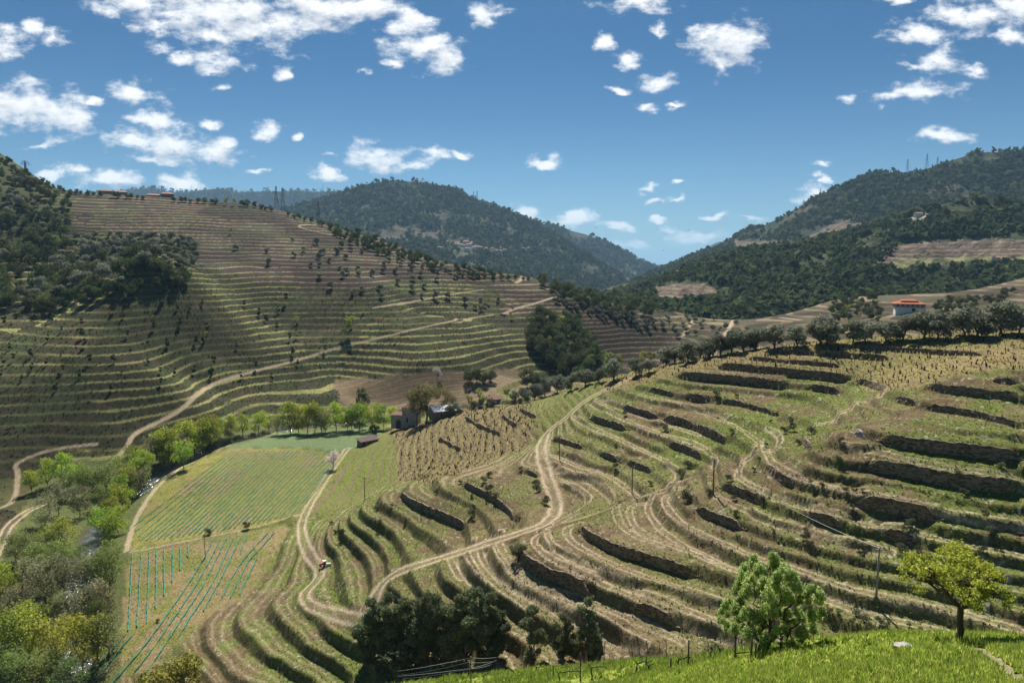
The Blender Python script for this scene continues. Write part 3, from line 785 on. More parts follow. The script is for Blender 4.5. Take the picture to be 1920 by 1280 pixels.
BR = (0.105, 0.080, 0.060); BRT = (0.215, 0.165, 0.115)
H1 = loft('mountain', [[(100,480,4600),(1100,520,4600)], [(100,420,5200),(1100,470,5200)],
      [(100,378,5600),(150,372,5600),(190,362,5600),(230,356,5600),(285,352,5600),(330,363,5600),(360,358,5600),(380,356,5600),(415,353,5600),(440,360,5600),(500,359,5600),(560,358,5600),(640,360,5600),(700,356,5600),(800,375,5600),(1100,450,5600)]], 100, 1100, 260, 60, 22, 1.0,
      forest_col(1.0, base=(0.06,0.065,0.04), alt=(0.11,0.10,0.065), sc=150))
H3 = loft('mountain', [[(850,570,3000),(1330,570,3000)], [(850,500,3600),(1000,470,3600),(1200,530,3600),(1330,545,3600)],
      [(850,385,4100),(920,398,4100),(980,410,4100),(1040,425,4100),(1100,440,4100),(1150,462,4100),(1190,484,4100),(1228,503,4100),(1260,520,4100),(1330,540,4100)]], 850, 1330, 220, 70, 20, 2.0,
      forest_col(2.0, sc=110))
H4 = loft('mountain', [[(1120,560,5200),(1500,560,5200)], [(1120,545,6000),(1180,530,6200),(1225,504,6400),(1250,494,6400),(1280,484,6400),(1320,466,6400),(1345,454,6400),(1400,448,6400),(1500,440,6400)]], 1120, 1500, 120, 30, 22, 3.0,
      forest_col(3.0, sc=160))
H2 = loft('mountain', [[(380,640,1350),(1330,640,1350)], [(380,520,1900),(640,500,1900),(900,520,1900),(1100,560,1900),(1330,610,1700)], [(380,470,2400),(640,440,2400),(800,440,2400),(900,450,2400),(1000,490,2400),(1100,530,2300),(1330,600,2100)],
      [(380,430,2900),(450,415,2900),(520,398,2900),(600,374,2900),(650,358,2900),(700,344,2900),(740,338,2900),(800,343,2900),(850,352,2900),(880,370,2900),(900,377,2900),(950,392,2850),(1000,417,2800),(1050,447,2750),(1100,478,2700),(1150,508,2600),(1180,530,2500),(1230,556,2400),(1330,600,2300)]], 380, 1330, 420, 190, 16, 4.0,
      forest_col(4.0, [([(690,420),(830,425),(830,455),(700,465)], (0.10,0.085,0.055), None, 1), ([(850,460),(1010,450),(1060,500),(1010,540),(900,500),(840,480)], (0.075,0.085,0.042), (0.13,0.12,0.055), 14.0)], sc=85))
H5 = loft('mountain', [[(1080,620,800),(2120,600,700)], [(1080,570,1500),(1230,540,1500),(1400,500,1400),(1600,480,1300),(1800,470,1200),(2120,440,1100)], [(1080,560,2000),(1230,525,2000),(1400,470,1900),(1600,410,1700),(1800,380,1600),(2120,350,1500)],
      [(1080,555,2500),(1180,532,2500),(1225,511,2450),(1280,489,2400),(1340,464,2350),(1370,452,2300),(1400,431,2250),(1430,424,2200),(1450,415,2150),(1500,388,2080),(1560,360,2020),(1600,341,1980),(1630,328,1950),(1680,325,1930),(1700,326,1920),(1740,316,1900),(1760,308,1880),(1800,296,1850),(1830,286,1830),(1880,285,1800),(1920,287,1780),(2120,292,1700)]], 1080, 2120, 460, 210, 14, 5.0,
      forest_col(5.0, [([(1370,452),(1490,452),(1510,444),(1560,420),(1650,420),(1660,428),(1520,452),(1380,466)], (0.13,0.10,0.075), None, 1)], base=(0.042,0.048,0.026), alt=(0.085,0.072,0.045), sc=70))
H6 = loft('wooded_hill', [[(1080,700,520),(1400,700,480),(2120,660,470)], [(1080,600,640),(1200,600,640),(1400,612,620),(1600,604,640),(1800,570,650),(2120,530,620)], [(1080,575,900),(1200,566,850),(1300,560,800),(1400,540,780),(1600,520,780),(1800,500,800),(2120,470,760)],
      [(1080,560,1180),(1150,550,1150),(1200,541,1120),(1250,522,1100),(1285,504,1080),(1310,494,1080),(1340,484,1070),(1400,471,1050),(1450,462,1040),(1500,458,1030),(1560,446,1020),(1600,436,1010),(1640,424,1000),(1680,410,1000),(1720,398,1000),(1780,380,1000),(1830,372,990),(1920,384,960),(2120,396,900)]], 1080, 2120, 520, 220, 9, 6.0,
      forest_col(6.0, [([(1640,470),(1700,455),(1760,449),(1960,446),(1990,480),(1930,488),(1800,480),(1700,486),(1660,500),(1630,500)], BR, BRT, 5.0), ([(1640,500),(1690,487),(1800,482),(1950,478),(1950,488),(1800,492),(1700,504)], (0.20,0.19,0.09), None, 5.0),
        ([(1630,520),(1700,508),(1950,500),(1950,530),(1700,545),(1600,560)], (0.09,0.082,0.05), (0.15,0.13,0.075), 5.0), ([(1222,540),(1260,531),(1320,532),(1345,545),(1330,566),(1230,566)], BR, BRT, 3.6),
        ([(1270,585),(1330,578),(1400,590),(1520,600),(1500,640),(1250,640)], BR, BRT, 3.6),
        ([(1700,410),(1740,400),(1745,410),(1700,422),(1660,425)], (0.30, 0.26, 0.2), None, 1), ([(1545,425),(1590,420),(1640,424),(1560,434)], (0.22, 0.18, 0.14), None, 1)], base=(0.040,0.052,0.024), alt=(0.070,0.074,0.036), sc=45))
# plain under everything, out to the horizon
ang = np.radians(np.linspace(-75, 75, 41)); rad = np.array([500, 2000, 6000, 20000, 45000.])
PV = [(math.sin(a) * r, math.cos(a) * r, -125.0) for r in rad for a in ang]
PF = [(i * 41 + j, i * 41 + j + 1, (i + 1) * 41 + j + 1, (i + 1) * 41 + j) for i in range(4) for j in range(40)]
pl = link_mesh('terrain', mesh_np('terrain', PV, PF, mat=M_hill, colors=np.full((len(PV), 3), (0.06, 0.065, 0.04)))); tag(pl, kind='structure')

# ------------------------------------------------------------------ vegetation
def leaf_material(name, transl=0.45, var=0.25, gloss=0.012):
    m = bpy.data.materials.new(name); m.use_nodes = True; t = m.node_tree; t.nodes.clear()
    o = t.nodes.new('ShaderNodeOutputMaterial'); at = t.nodes.new('ShaderNodeAttribute'); at.attribute_name = 'albedo'
    oi = t.nodes.new('ShaderNodeObjectInfo')
    hs = t.nodes.new('ShaderNodeHueSaturation')
    mr = t.nodes.new('ShaderNodeMapRange'); mr.inputs['To Min'].default_value = 0.5 - 0.03; mr.inputs['To Max'].default_value = 0.5 + 0.025
    mv = t.nodes.new('ShaderNodeMapRange'); mv.inputs['To Min'].default_value = 1 - var; mv.inputs['To Max'].default_value = 1 + var
    m2 = t.nodes.new('ShaderNodeMath'); m2.operation = 'MULTIPLY'; m2.inputs[1].default_value = 7.31
    m3 = t.nodes.new('ShaderNodeMath'); m3.operation = 'FRACT'
    t.links.new(oi.outputs['Random'], mr.inputs['Value']); t.links.new(oi.outputs['Random'], m2.inputs[0]); t.links.new(m2.outputs[0], m3.inputs[0])
    t.links.new(m3.outputs[0], mv.inputs['Value'])
    t.links.new(mr.outputs[0], hs.inputs['Hue']); t.links.new(mv.outputs[0], hs.inputs['Value']); t.links.new(at.outputs['Color'], hs.inputs['Color'])
    d = t.nodes.new('ShaderNodeBsdfDiffuse'); tr = t.nodes.new('ShaderNodeBsdfTranslucent'); gl = t.nodes.new('ShaderNodeBsdfGlossy')
    gl.inputs['Roughness'].default_value = 0.55; gl.inputs['Color'].default_value = (1, 1, 1, 1)
    mx = t.nodes.new('ShaderNodeMixShader'); mx.inputs[0].default_value = transl
    mg = t.nodes.new('ShaderNodeMixShader'); mg.inputs[0].default_value = gloss
    for s in (d, tr): t.links.new(hs.outputs[0], s.inputs['Color'])
    t.links.new(d.outputs[0], mx.inputs[1]); t.links.new(tr.outputs[0], mx.inputs[2])
    t.links.new(mx.outputs[0], mg.inputs[1]); t.links.new(gl.outputs[0], mg.inputs[2]); t.links.new(mg.outputs[0], o.inputs['Surface'])
    return m


M_leaf = leaf_material('leaves', 0.52)
M_dark = leaf_material('dark_leaves', 0.30, 0.3, 0.0)
M_bark, t, b = new_mat('bark')
b.inputs['Base Color'].default_value = (0.085, 0.065, 0.048, 1)
nz = t.nodes.new('ShaderNodeTexNoise'); nz.inputs['Scale'].default_value = 14; nz.inputs['Detail'].default_value = 6
rp = t.nodes.new('ShaderNodeValToRGB'); rp.color_ramp.elements[0].color = (0.04, 0.03, 0.022, 1); rp.color_ramp.elements[1].color = (0.17, 0.135, 0.10, 1)
tcb = t.nodes.new('ShaderNodeTexCoord'); mpb = t.nodes.new('ShaderNodeMapping'); mpb.inputs['Scale'].default_value = (1, 1, 0.25)
t.links.new(tcb.outputs['Object'], mpb.inputs[0]); t.links.new(mpb.outputs[0], nz.inputs['Vector'])
t.links.new(nz.outputs['Fac'], rp.inputs[0]); t.links.new(rp.outputs[0], b.inputs['Base Color'])
bp = t.nodes.new('ShaderNodeBump'); bp.inputs['Distance'].default_value = 0.04; t.links.new(nz.outputs['Fac'], bp.inputs['Height']); t.links.new(bp.outputs[0], b.inputs['Normal'])


def leaf_quads(P, size, rg, outward=None, squash=1.0, long=1.0):
    """one small bent leaf quad per point"""
    n = len(P)
    a = rg.normal(size=(n, 3));
    if outward is not None: a = a * 0.8 + outward * 0.9
    a[:, 2] *= squash
    a /= np.linalg.norm(a, axis=1, keepdims=True) + 1e-9
    h = rg.normal(size=(n, 3)); t_ = np.cross(a, h); t_ /= np.linalg.norm(t_, axis=1, keepdims=True) + 1e-9
    b_ = np.cross(a, t_)
    s = (size * (0.6 + 0.8 * rg.random(n)))[:, None]
    t_ = t_ * s * 0.5 * long; b_ = b_ * s * 0.5
    V = np.stack([P - t_ * 0.9, P + b_ * 0.75 + a * s * 0.08, P + t_ * 1.05, P - b_ * 0.75 + a * s * 0.08], 1).reshape(-1, 3)
    F = np.arange(n * 4).reshape(n, 4)
    return V, F


def crown_mesh(name, blobs, n, size, col, rg, mat, var=0.35, shell=0.55, alt=None, droop=0.0, long=1.0):
    blobs = np.array(blobs, float)                     # cx cy cz rx ry rz
    wts = blobs[:, 3] * blobs[:, 4] + blobs[:, 3] * blobs[:, 5]; wts /= wts.sum()
    k = rg.choice(len(blobs), n, p=wts)
    d = rg.normal(size=(n, 3)); d /= np.linalg.norm(d, axis=1, keepdims=True)
    # lumps: radius modulated by direction so that the outline is uneven
    lump = 0.82 + 0.36 * (np.sin(d[:, 0] * 5 + k * 1.7) * np.sin(d[:, 1] * 4.3 + k) * np.cos(d[:, 2] * 4.7 - k * 2.1))
    r = (shell + (1 - shell) * rg.random(n) ** 0.6) * lump
    r *= np.where(rg.random(n) < 0.08, 1.15, 1.0)
    Pt = blobs[k, :3] + d * blobs[k, 3:] * r[:, None]
    if droop: Pt[:, 2] -= droop * np.hypot(d[:, 0], d[:, 1]) ** 2 * blobs[k, 5]
    V, F = leaf_quads(Pt, size, rg, d, long=long)
    tone = (1 - var) + 2 * var * rg.random(n)
    tone *= 0.85 + 0.3 * rg.random(len(blobs))[k]
    c = np.asarray(col)[None] * tone[:, None]
    if alt is not None:
        m = (rg.random(n) < 0.35)[:, None]; c = np.where(m, np.asarray(alt)[None] * tone[:, None], c)
    return mesh_np(name, V, F, mat=mat, smooth=False, colors=np.repeat(c, 4, 0))


def tube_np(paths, seg=6):
    """paths: list of (points, radii) -> verts, quads"""
    VV = []; FF = []; o = 0
    for pts, rad in paths:
        pts = np.asarray(pts, float); n = len(pts)
        for i in range(n):
            a = pts[max(i - 1, 0)]; b_ = pts[min(i + 1, n - 1)]; d = (b_ - a) / (np.linalg.norm(b_ - a) + 1e-9)
            h = np.array([1.0, 0, 0]) if abs(d[0]) < 0.8 else np.array([0, 1.0, 0])
            u_ = np.cross(d, h); u_ /= np.linalg.norm(u_); w_ = np.cross(d, u_)
            th = np.arange(seg) / seg * 2 * np.pi
            VV.append(pts[i] + rad[i] * (np.cos(th)[:, None] * u_ + np.sin(th)[:, None] * w_))
        for i in range(n - 1):
            for j in range(seg):
                FF.append((o + i * seg + j, o + i * seg + (j + 1) % seg, o + (i + 1) * seg + (j + 1) % seg, o + (i + 1) * seg + j))
        FF.append(tuple(o + (n - 1) * seg + k for k in (0, 1, 2, 3))) if seg == 4 else None
        o += n * seg
    return np.concatenate(VV), np.array([f for f in FF if f is not None])


def limb(p0, p1, r0, r1, rg, n=5, wob=0.08):
    p0 = np.array(p0, float); p1 = np.array(p1, float); L = np.linalg.norm(p1 - p0)
    t = np.linspace(0, 1, n)[:, None]
    pts = p0 + (p1 - p0) * t + rg.normal(size=(n, 3)) * wob * L * np.sin(t * np.pi)
    return pts, np.linspace(r0, r1, n)


def trunk_mesh(name, blobs, h0, rad, rg, lean=(0, 0), nl=7, seg=6, mat=None, stems=1):
    paths = []
    for s in range(stems):
        base = np.array([0.25 * (s % 2) - 0.1 * s, 0.2 * s, -0.4]) if stems > 1 else np.array([0, 0, -0.4])
        fork = np.array([lean[0] + base[0] * 2, lean[1] + base[1] * 2, h0])
        paths.append(limb(base, fork, rad, rad * 0.72, rg, 5, 0.03))
        order = rg.permutation(len(blobs))[:nl]
        for k in order:
            b_ = blobs[k]
            tip = np.array(b_[:3]) + rg.normal(size=3) * np.array(b_[3:]) * 0.2
            paths.append(limb(fork + np.array([0, 0, -0.1 * rad]), tip, rad * 0.5, rad * 0.10, rg, 5, 0.07))
            for q_ in range(2):
                e_ = np.array(b_[:3]) + rg.normal(size=3) * np.array(b_[3:]) * 0.45
                paths.append(limb((fork + tip) / 2, e_, rad * 0.22, rad * 0.05, rg, 4, 0.08))
    V, F = tube_np(paths, seg)
    return mesh_np(name, V, F, mat=mat or M_bark, smooth=True)


PROTO = {}


def blobs_round(rg, h, w, n, z0=0.35, top=0.92, r=0.42):
    o = []
    for i in range(n):
        a = i * 2.4 + rg.random() * 0.8; q_ = math.sqrt((i + 0.5) / n)
        z = h * (z0 + (top - z0) * (rg.random() ** 0.8)); k = math.sin(math.pi * min(1, max(0.12, (z / h - z0 + 0.18) / (1.25 - z0)))) ** 0.7
        R = w * 0.5 * q_ * k * 0.75
        s = w * r * (0.55 + 0.45 * rg.random()) * (0.7 + 0.3 * k)
        o.append((R * math.cos(a), R * math.sin(a), z, s, s, s * (0.75 + 0.35 * rg.random())))
    return o


def proto(kind, h, w, nb, n, size, col, mat, z0=0.3, rad=0.16, alt=None, var=0.35, shell=0.5, r=0.30, nvar=3, top=0.9, h0=None, stems=1, long=1.0):
    lst = []
    for k in range(nvar):
        rg = np.random.default_rng(abs(hash_str(kind)) % 10000 + k * 17)
        bl = blobs_round(rg, h, w, nb, z0, top, r)
        cm = crown_mesh(kind + '_crown', bl, n, size, col, rg, mat, var, shell, alt, long=long)
        tm = trunk_mesh(kind + '_trunk', bl, (h0 or h * z0 * 0.8), rad, rg, (0.1 * rg.normal(), 0.1 * rg.normal()), nl=min(nb, 7), stems=stems)
        lst.append((cm, tm))
    PROTO[kind] = (h, lst)


def hash_str(s): return sum(ord(c) * (i + 3) * 31 for i, c in enumerate(s))


proto('river_tree', 10, 7.8, 13, 2300, 0.36, (0.27, 0.36, 0.045), M_leaf, z0=0.2, alt=(0.36, 0.42, 0.06), nvar=4)
proto('yellow_willow', 10, 8.3, 13, 2000, 0.36, (0.31, 0.34, 0.05), M_leaf, z0=0.2, alt=(0.28, 0.29, 0.06), nvar=3)
proto('grey_alder', 10, 8.8, 13, 1700, 0.30, (0.26, 0.24, 0.14), M_leaf, z0=0.22, alt=(0.20, 0.235, 0.09), nvar=3, shell=0.35, long=1.5)
proto('green_alder', 10, 8.4, 14, 2200, 0.34, (0.18, 0.25, 0.06), M_leaf, z0=0.18, alt=(0.24, 0.28, 0.10), nvar=3)
proto('oak_tree', 7, 7.5, 9, 1500, 0.50, (0.090, 0.115, 0.044), M_dark, z0=0.2, alt=(0.135, 0.155, 0.068), nvar=4)
proto('olive_tree', 5.5, 6.2, 10, 2600, 0.30, (0.235, 0.245, 0.175), M_dark, z0=0.16, rad=0.22, alt=(0.28, 0.29, 0.21), nvar=4, r=0.27, shell=0.45, long=1.5)
proto('juniper', 4, 1.9, 6, 420, 0.34, (0.030, 0.042, 0.020), M_dark, z0=0.18, rad=0.08, alt=(0.05, 0.06, 0.03), nvar=3, r=0.36)
proto('almond_sapling', 4.5, 3.2, 6, 420, 0.34, (0.230, 0.265, 0.045), M_leaf, z0=0.3, rad=0.07, alt=(0.27, 0.26, 0.06), nvar=2, r=0.34)
proto('blossom_tree', 5, 5, 8, 1300, 0.26, (0.62, 0.55, 0.54), M_leaf, z0=0.35, rad=0.12, alt=(0.45, 0.40, 0.36), nvar=1, shell=0.35)
proto('pink_tree', 4.5, 3.6, 6, 700, 0.26, (0.42, 0.12, 0.22), M_leaf, z0=0.3, rad=0.1, alt=(0.30, 0.11, 0.16), nvar=1)
proto('bare_plane_tree', 14, 13, 14, 3600, 0.30, (0.215, 0.175, 0.075), M_leaf, z0=0.32, rad=0.38, alt=(0.16, 0.15, 0.055), nvar=2, shell=0.2, r=0.26, long=1.8)
proto('evergreen_tree', 10, 5.8, 20, 11000, 0.20, (0.130, 0.158, 0.075), M_dark, z0=0.08, rad=0.15, alt=(0.19, 0.21, 0.12), nvar=4, r=0.22, shell=0.35, top=0.93, stems=2, long=1.7)
proto('shrub', 2.6, 3.2, 7, 900, 0.24, (0.105, 0.115, 0.062), M_dark, z0=0.3, rad=0.06, alt=(0.15, 0.15, 0.10), nvar=2, r=0.33, stems=2)
proto('broom_bush', 3.0, 4.2, 9, 2600, 0.17, (0.255, 0.215, 0.045), M_leaf, z0=0.3, rad=0.06, alt=(0.20, 0.19, 0.05), nvar=1, r=0.3, stems=2, long=1.8)

NT = {}


def fwd(p): return p.y * math.cos(PITCH) - p.z * math.sin(PITCH)



def plant(kind, p, height, label, group=None, cat='tree', name=None, parts=True, squash=1.0, dz=0.0):
    h, lst = PROTO[kind]
    k = NT.get(kind, 0); NT[kind] = k + 1
    cm, tm = lst[k % len(lst)]
    s = height / h; rz = (k * 2.399) % 6.283
    nm = name or kind
    if parts:
        r = empty(nm, (p[0], p[1], p[2] + dz), rz); r.scale = (s * squash, s * squash, s)
        link_mesh('crown', cm, r); link_mesh('trunk', tm, r)
    else:
        r = link_mesh(nm, cm); r.location = (p[0], p[1], p[2] + dz); r.rotation_euler = (0, 0, rz); r.scale = (s * squash, s * squash, s)
    tag(r, label, cat, group)
    return r


def plant_px(kind, u, v, hpx, label, group=None, cat='tree', name=None, parts=True, rmin=9.0, squash=1.0):
    p = pick(u, v, rmin)
    if p is None: return None
    hm = hpx * fwd(p) * 1.03 / FPX
    return plant(kind, p, hm, label, group, cat, name, parts, squash)


# ---- trees along the river: (kind, u, foot v, height in px)
RT = [('river_tree', [(262,915,60),(240,925,54),(310,878,56),(365,856,62),(395,842,54),(226,962,56),(196,1010,66),(222,1000,54),(545,812,64),(577,812,58),(603,810,48),(630,808,58),(652,808,44),(674,806,52),(698,806,56),(720,804,46),(738,800,40),(485,816,44),(505,814,38),(455,820,46),(432,822,46),(412,822,40),
                      (378,850,70),(352,860,72),(325,868,66),(300,866,64),(345,880,56),(118,905,62),(90,915,58),(60,925,44),(145,915,50),(235,948,62),(214,985,58),(206,1030,72),(15,1140,74),(0,1110,60),(270,900,58)]),
      ('yellow_willow', [(590,812,54),(660,806,46),(560,812,50),(392,840,60),(310,880,58),(255,890,54),(120,1040,70),(90,1050,64),(55,1240,110),(20,1260,110),(105,1245,105),(155,1262,118),(185,1240,90),(60,1180,70)]),
      ('grey_alder', [(285,870,50),(335,862,50),(430,826,30),(400,834,28),(110,965,62),(150,970,60),(85,985,56),(120,1120,84),(85,1130,80),(160,1130,80),(60,1110,70),(190,1165,82),(205,1230,80),(35,1170,80),(140,1180,76),(610,812,40),(520,815,34)]),
      ('green_alder', [(200,925,58),(175,935,60),(225,905,52),(160,930,58),(130,935,56),(190,960,50),(60,1060,64),(75,1085,72),(110,1085,74),(30,1055,56),(205,1110,86),(180,1120,80),(30,1300,90),(85,1310,90),(130,1320,84),(0,1290,90),(200,1085,70),(15,1215,70),(145,1080,60),(180,1180,60)])]
RL = {'river_tree': 'fresh lime green tree among the willows lining the river', 'yellow_willow': 'yellow green willow standing among the riverside trees',
      'grey_alder': 'grey brown tree barely in leaf among the riverside trees', 'green_alder': 'mid green leafy tree in the wood by the river'}
for kind, lst in RT:
    for (u, v, hpx) in lst:
        lab = RL[kind]; sp = False
        if (u, v) == (155, 1262): lab = 'yellow green tree with a dark bare trunk leaning over the glittering river'
        if (u, v) == (205, 1230): lab = 'brown twiggy shrub tree alone between the river and the lowest teal rows'
        if (u, v) == (15, 1140): lab = 'bright green tree cut by the left edge, lowest of the lime trees'
        plant_px(kind, u, v, hpx, lab, 'trees along the river')
plant_px('grey_alder', 262, 930, 54, 'round grey green bush tree between the river and the large field', 'trees along the river', squash=1.2)
plant_px('broom_bush', 320, 1322, 84, 'yellow rounded bush tree at the bottom edge below the teal rows')

# ---- spur crest olives
OL = [(1248,684,38),(1266,680,38),(1290,676,40),(1312,670,42),(1330,667,40),(1350,664,44),(1372,660,46),(1395,657,52),(1415,655,46),(1452,651,48),(1494,648,42),(1536,645,54),(1552,644,60),(1600,641,46),(1622,640,42),(1662,638,48),(1692,636,52),(1732,634,58),(1758,634,54),(1806,630,66),(1834,629,62),(1878,625,70),(1912,622,52)]
for i, (u, v, hpx) in enumerate(OL):
    lab = 'grey green olive tree in the row along the near ridge'
    if i == len(OL) - 2: lab = 'tallest grey olive, rightmost full crown of the ridge row'
    if i == 11: lab = 'round olive tree standing just left of the gap in the ridge row'
    plant_px('olive_tree', u, v + 2, hpx * 0.86, lab, 'olive trees on the ridge', squash=1.25)
OM = [(1098,722,34),(1122,716,26),(1150,712,38),(1192,704,32),(1216,698,28)]
for (u, v, hpx) in OM: plant_px('olive_tree', u, v + 1, hpx, 'round olive tree beside the upper end of the dirt track', 'olives at the track top')
for (u, v, hpx) in [(985,754,26),(1003,749,30),(1022,744,34),(1046,737,38),(1070,731,34),(965,757,20)]:
    plant_px('olive_tree', u, v + 1, hpx, 'bushy olive in the dense band behind the terraced nose', 'olives behind the nose')
for (u, v, hpx) in [(878,718,24),(893,719,26),(906,719,26),(920,718,24)]: plant_px('oak_tree', u, v, hpx, 'dark tree in the short row on the flat vineyard', 'dark trees on the flat vineyard', parts=True, rmin=260)
for (u, v, hpx) in [(988,726,32),(1004,729,28),(1016,728,26)]: plant_px('oak_tree', u, v, hpx, 'dark tree at the right end of the flat vineyard', 'dark trees at vineyard end', rmin=260)
plant_px('blossom_tree', 820, 716, 24, 'white blossoming tree on the bank of the flat vineyard', cat='tree', rmin=260)
plant_px('blossom_tree', 624, 880, 32, 'white blossoming tree at the corner of the large field')
for (u, v, hpx, k) in [(1105,694,30,0),(1141,692,30,0),(1160,692,28,0),(1205,688,30,0),(1222,686,28,0)]:
    plant_px('almond_sapling', u, v, hpx, 'lime green tree in the hollow behind the ridge olives', 'lime trees in the hollow', rmin=290)
# ---- round the tower house
plant_px('bare_plane_tree', 782, 797, 72, 'tall tan plane tree barely in leaf beside the tower house', squash=0.8)
plant_px('bare_plane_tree', 800, 793, 76, 'wide tan bare tree between tower house and white roofed barn')
plant_px('bare_plane_tree', 838, 776, 50, 'pale yellow bare tree rising behind the white roofed barn', rmin=230)
plant_px('pink_tree', 766, 797, 26, 'small pink blossoming tree against the tower wall')
for (u, v, hpx) in [(808,788,28),(846,779,24),(860,776,22)]: plant_px('olive_tree', u, v, hpx, 'dark rounded olive in front of the white roofed barn', 'olives by the barn')
for (u, v, hpx) in [(880,768,26),(905,764,22),(900,758,26),(950,753,22)]: plant_px('almond_sapling', u, v, hpx, 'lime green tree beside the small red roofed cottage', 'lime trees by the cottage', rmin=225)
for (u, v, hpx) in [(888,768,17),(900,766,15),(920,757,14)]: plant_px('olive_tree', u, v, hpx, 'silvery shrub olive under the small cottage', 'silvery olives by the cottage', rmin=200)
plant_px('oak_tree', 702, 816, 22, 'dark round bush tree behind the low stone shed')
plant_px('oak_tree', 680, 790, 60, 'slim dark tree rising behind the lime green river trees', squash=0.5)

# ---- evergreens below the terraces
EV = [(700,1236,122),(722,1228,120),(748,1226,128),(775,1232,122),(800,1226,126),(826,1230,128),(850,1226,118),(874,1230,130),(898,1226,132),(918,1228,120),(686,1240,104),(735,1238,112),(860,1234,120),(790,1238,118),(932,1226,104)]
for (u, v, hpx) in EV: plant_px('evergreen_tree', u, v + 6, hpx, 'dark evergreen in the dense clump below the curving track', 'evergreens in the dense clump', rmin=84)
plant_px('evergreen_tree', 998, 1244, 112, 'narrow dark evergreen standing alone right of the dense clump', rmin=80, squash=0.85)
plant_px('evergreen_tree', 1058, 1240, 92, 'smaller middle evergreen of the loose pair above the trellis', rmin=80)
plant_px('evergreen_tree', 1104, 1236, 108, 'dark evergreen right of the pair, above the green grass', rmin=78)
plant_px('shrub', 752, 1262, 50, 'silver grey shrub in front of the dense evergreen clump', cat='shrub', rmin=84, squash=1.3)
plant_px('shrub', 1340, 1238, 26, 'pale grey shrub at the foot of the feathery green tree', cat='shrub', rmin=60, squash=1.2)

# ---- opposite hillside: woods, olive rows, crest trees and loose shrubs
def scatter(poly, n, mind, rg, rmin=0.0):
    us = [p[0] for p in poly]; vs = [p[1] for p in poly]; o = []
    for _ in range(n * 40):
        u = rg.uniform(min(us), max(us)); v = rg.uniform(min(vs), max(vs))
        if not in_poly(np.array([u]), np.array([v]), poly)[0]: continue
        if any((u - a) ** 2 + ((v - b_) * 1.8) ** 2 < mind ** 2 for a, b_ in o): continue
        o.append((u, v))
        if len(o) >= n: break
    return o


rgs = np.random.default_rng(5)
for poly, cnt in (([(1180,760),(1400,740),(1640,830),(1900,870),(1900,1120),(1560,1060),(1300,960),(1120,880)], 46), ([(1530,1140),(1750,1180),(1740,1196),(1540,1165)], 12), ([(860,900),(1010,870),(1010,960),(900,980),(640,1010),(600,980),(740,930)], 20)):
    for (u, v) in scatter(poly, cnt, 16, np.random.default_rng(cnt)):
        plant_px('shrub', u, v, 6 + 9 * ((u * 7 + v * 3) % 10) / 10, 'low dark bramble bush dotted on the terrace banks', 'bramble bushes on the banks', cat='bush', name='bramble_bush', parts=False, rmin=72, squash=1.2)

for (u, v) in scatter([(-10,470),(60,440),(110,430),(140,470),(300,478),(310,510),(250,525),(200,545),(60,575),(-10,580)], 74, 16, rgs):
    k = rgs.random()
    plant_px('oak_tree' if k < .62 else ('olive_tree' if k < .96 else 'green_alder'), u, v + 10, rgs.uniform(18, 38), 'dark evergreen oak in the wood on the opposite slope' if k < .62 else ('grey green tree in the wood on the opposite slope' if k < .96 else 'lighter green tree in the wood on the opposite slope'),
             'oaks in the slope wood' if k < .62 else ('grey trees in the slope wood' if k < .96 else 'light trees in the slope wood'), name='oak_tree' if k < .62 else 'wood_tree', parts=False, rmin=300)
for (u, v) in scatter([(-10,325),(20,330),(60,352),(130,380),(140,430),(60,440),(-10,470)], 50, 13, rgs):
    plant_px('oak_tree' if rgs.random() < .6 else 'olive_tree', u, v + 8, rgs.uniform(9, 21), 'scrubby dark tree on the high left shoulder of the hill', 'scrub trees on the high shoulder', name='scrub_oak', parts=False, rmin=400)
for (u, v) in scatter([(140,445),(250,440),(380,452),(365,495),(310,510),(250,480),(160,475)], 64, 12, rgs):
    plant_px('olive_tree', u, v + 4, rgs.uniform(12, 17), 'small round olive in the grove above the slope wood', 'olives in the hillside grove', name='grove_olive', parts=False, rmin=400)
for (u, v) in scatter([(60,560),(180,535),(330,510),(360,525),(280,545),(160,565),(60,590)], 26, 14, rgs):
    plant_px('oak_tree', u, v + 8, rgs.uniform(18, 26), 'dark tree on the ragged lower edge of the wood', 'trees at the wood edge', name='edge_oak', parts=False, rmin=300)
for (u, v) in scatter([(-10,285),(20,300),(70,338),(130,368),(130,388),(60,358),(-10,325)], 26, 9, rgs):
    plant_px('oak_tree', u, v + 6, rgs.uniform(10, 18), 'scrubby dark tree on the high left shoulder of the hill', 'scrub trees on the high shoulder', name='scrub_oak', parts=False, rmin=400)
# crest
for i, u in enumerate([78,90,100,112,120,132,144,152,165,176,188,214,222,238,246,258,268,326,340,348,357,372,384,397,404,425,440,455,463,478,490,498,508,540,552,560,572,585,598,606,618,632]):
    v = np.interp(u, [h[0] for h in HC], [h[1] for h in HC])
    big = u in (425, 440)
    plant_px('almond_sapling' if big else 'oak_tree', u, v + 3, 15 if big else rgs.uniform(7, 13), 'light green round tree on the hill crest skyline' if big else 'dark little tree on the hill crest skyline',
             'green trees on the crest' if big else 'dark trees on the crest', name='crest_tree', parts=False, rmin=500)
for (u, v) in scatter([(620,425),(660,432),(760,468),(860,498),(960,515),(1005,520),(940,522),(840,512),(720,478),(630,442)], 84, 8.5, rgs):
    plant_px('oak_tree', u, v + 6, rgs.uniform(8, 15), 'dark scrub oak along the descending hill crest', 'scrub oaks along the descending crest', name='ridge_oak', parts=False, rmin=450)
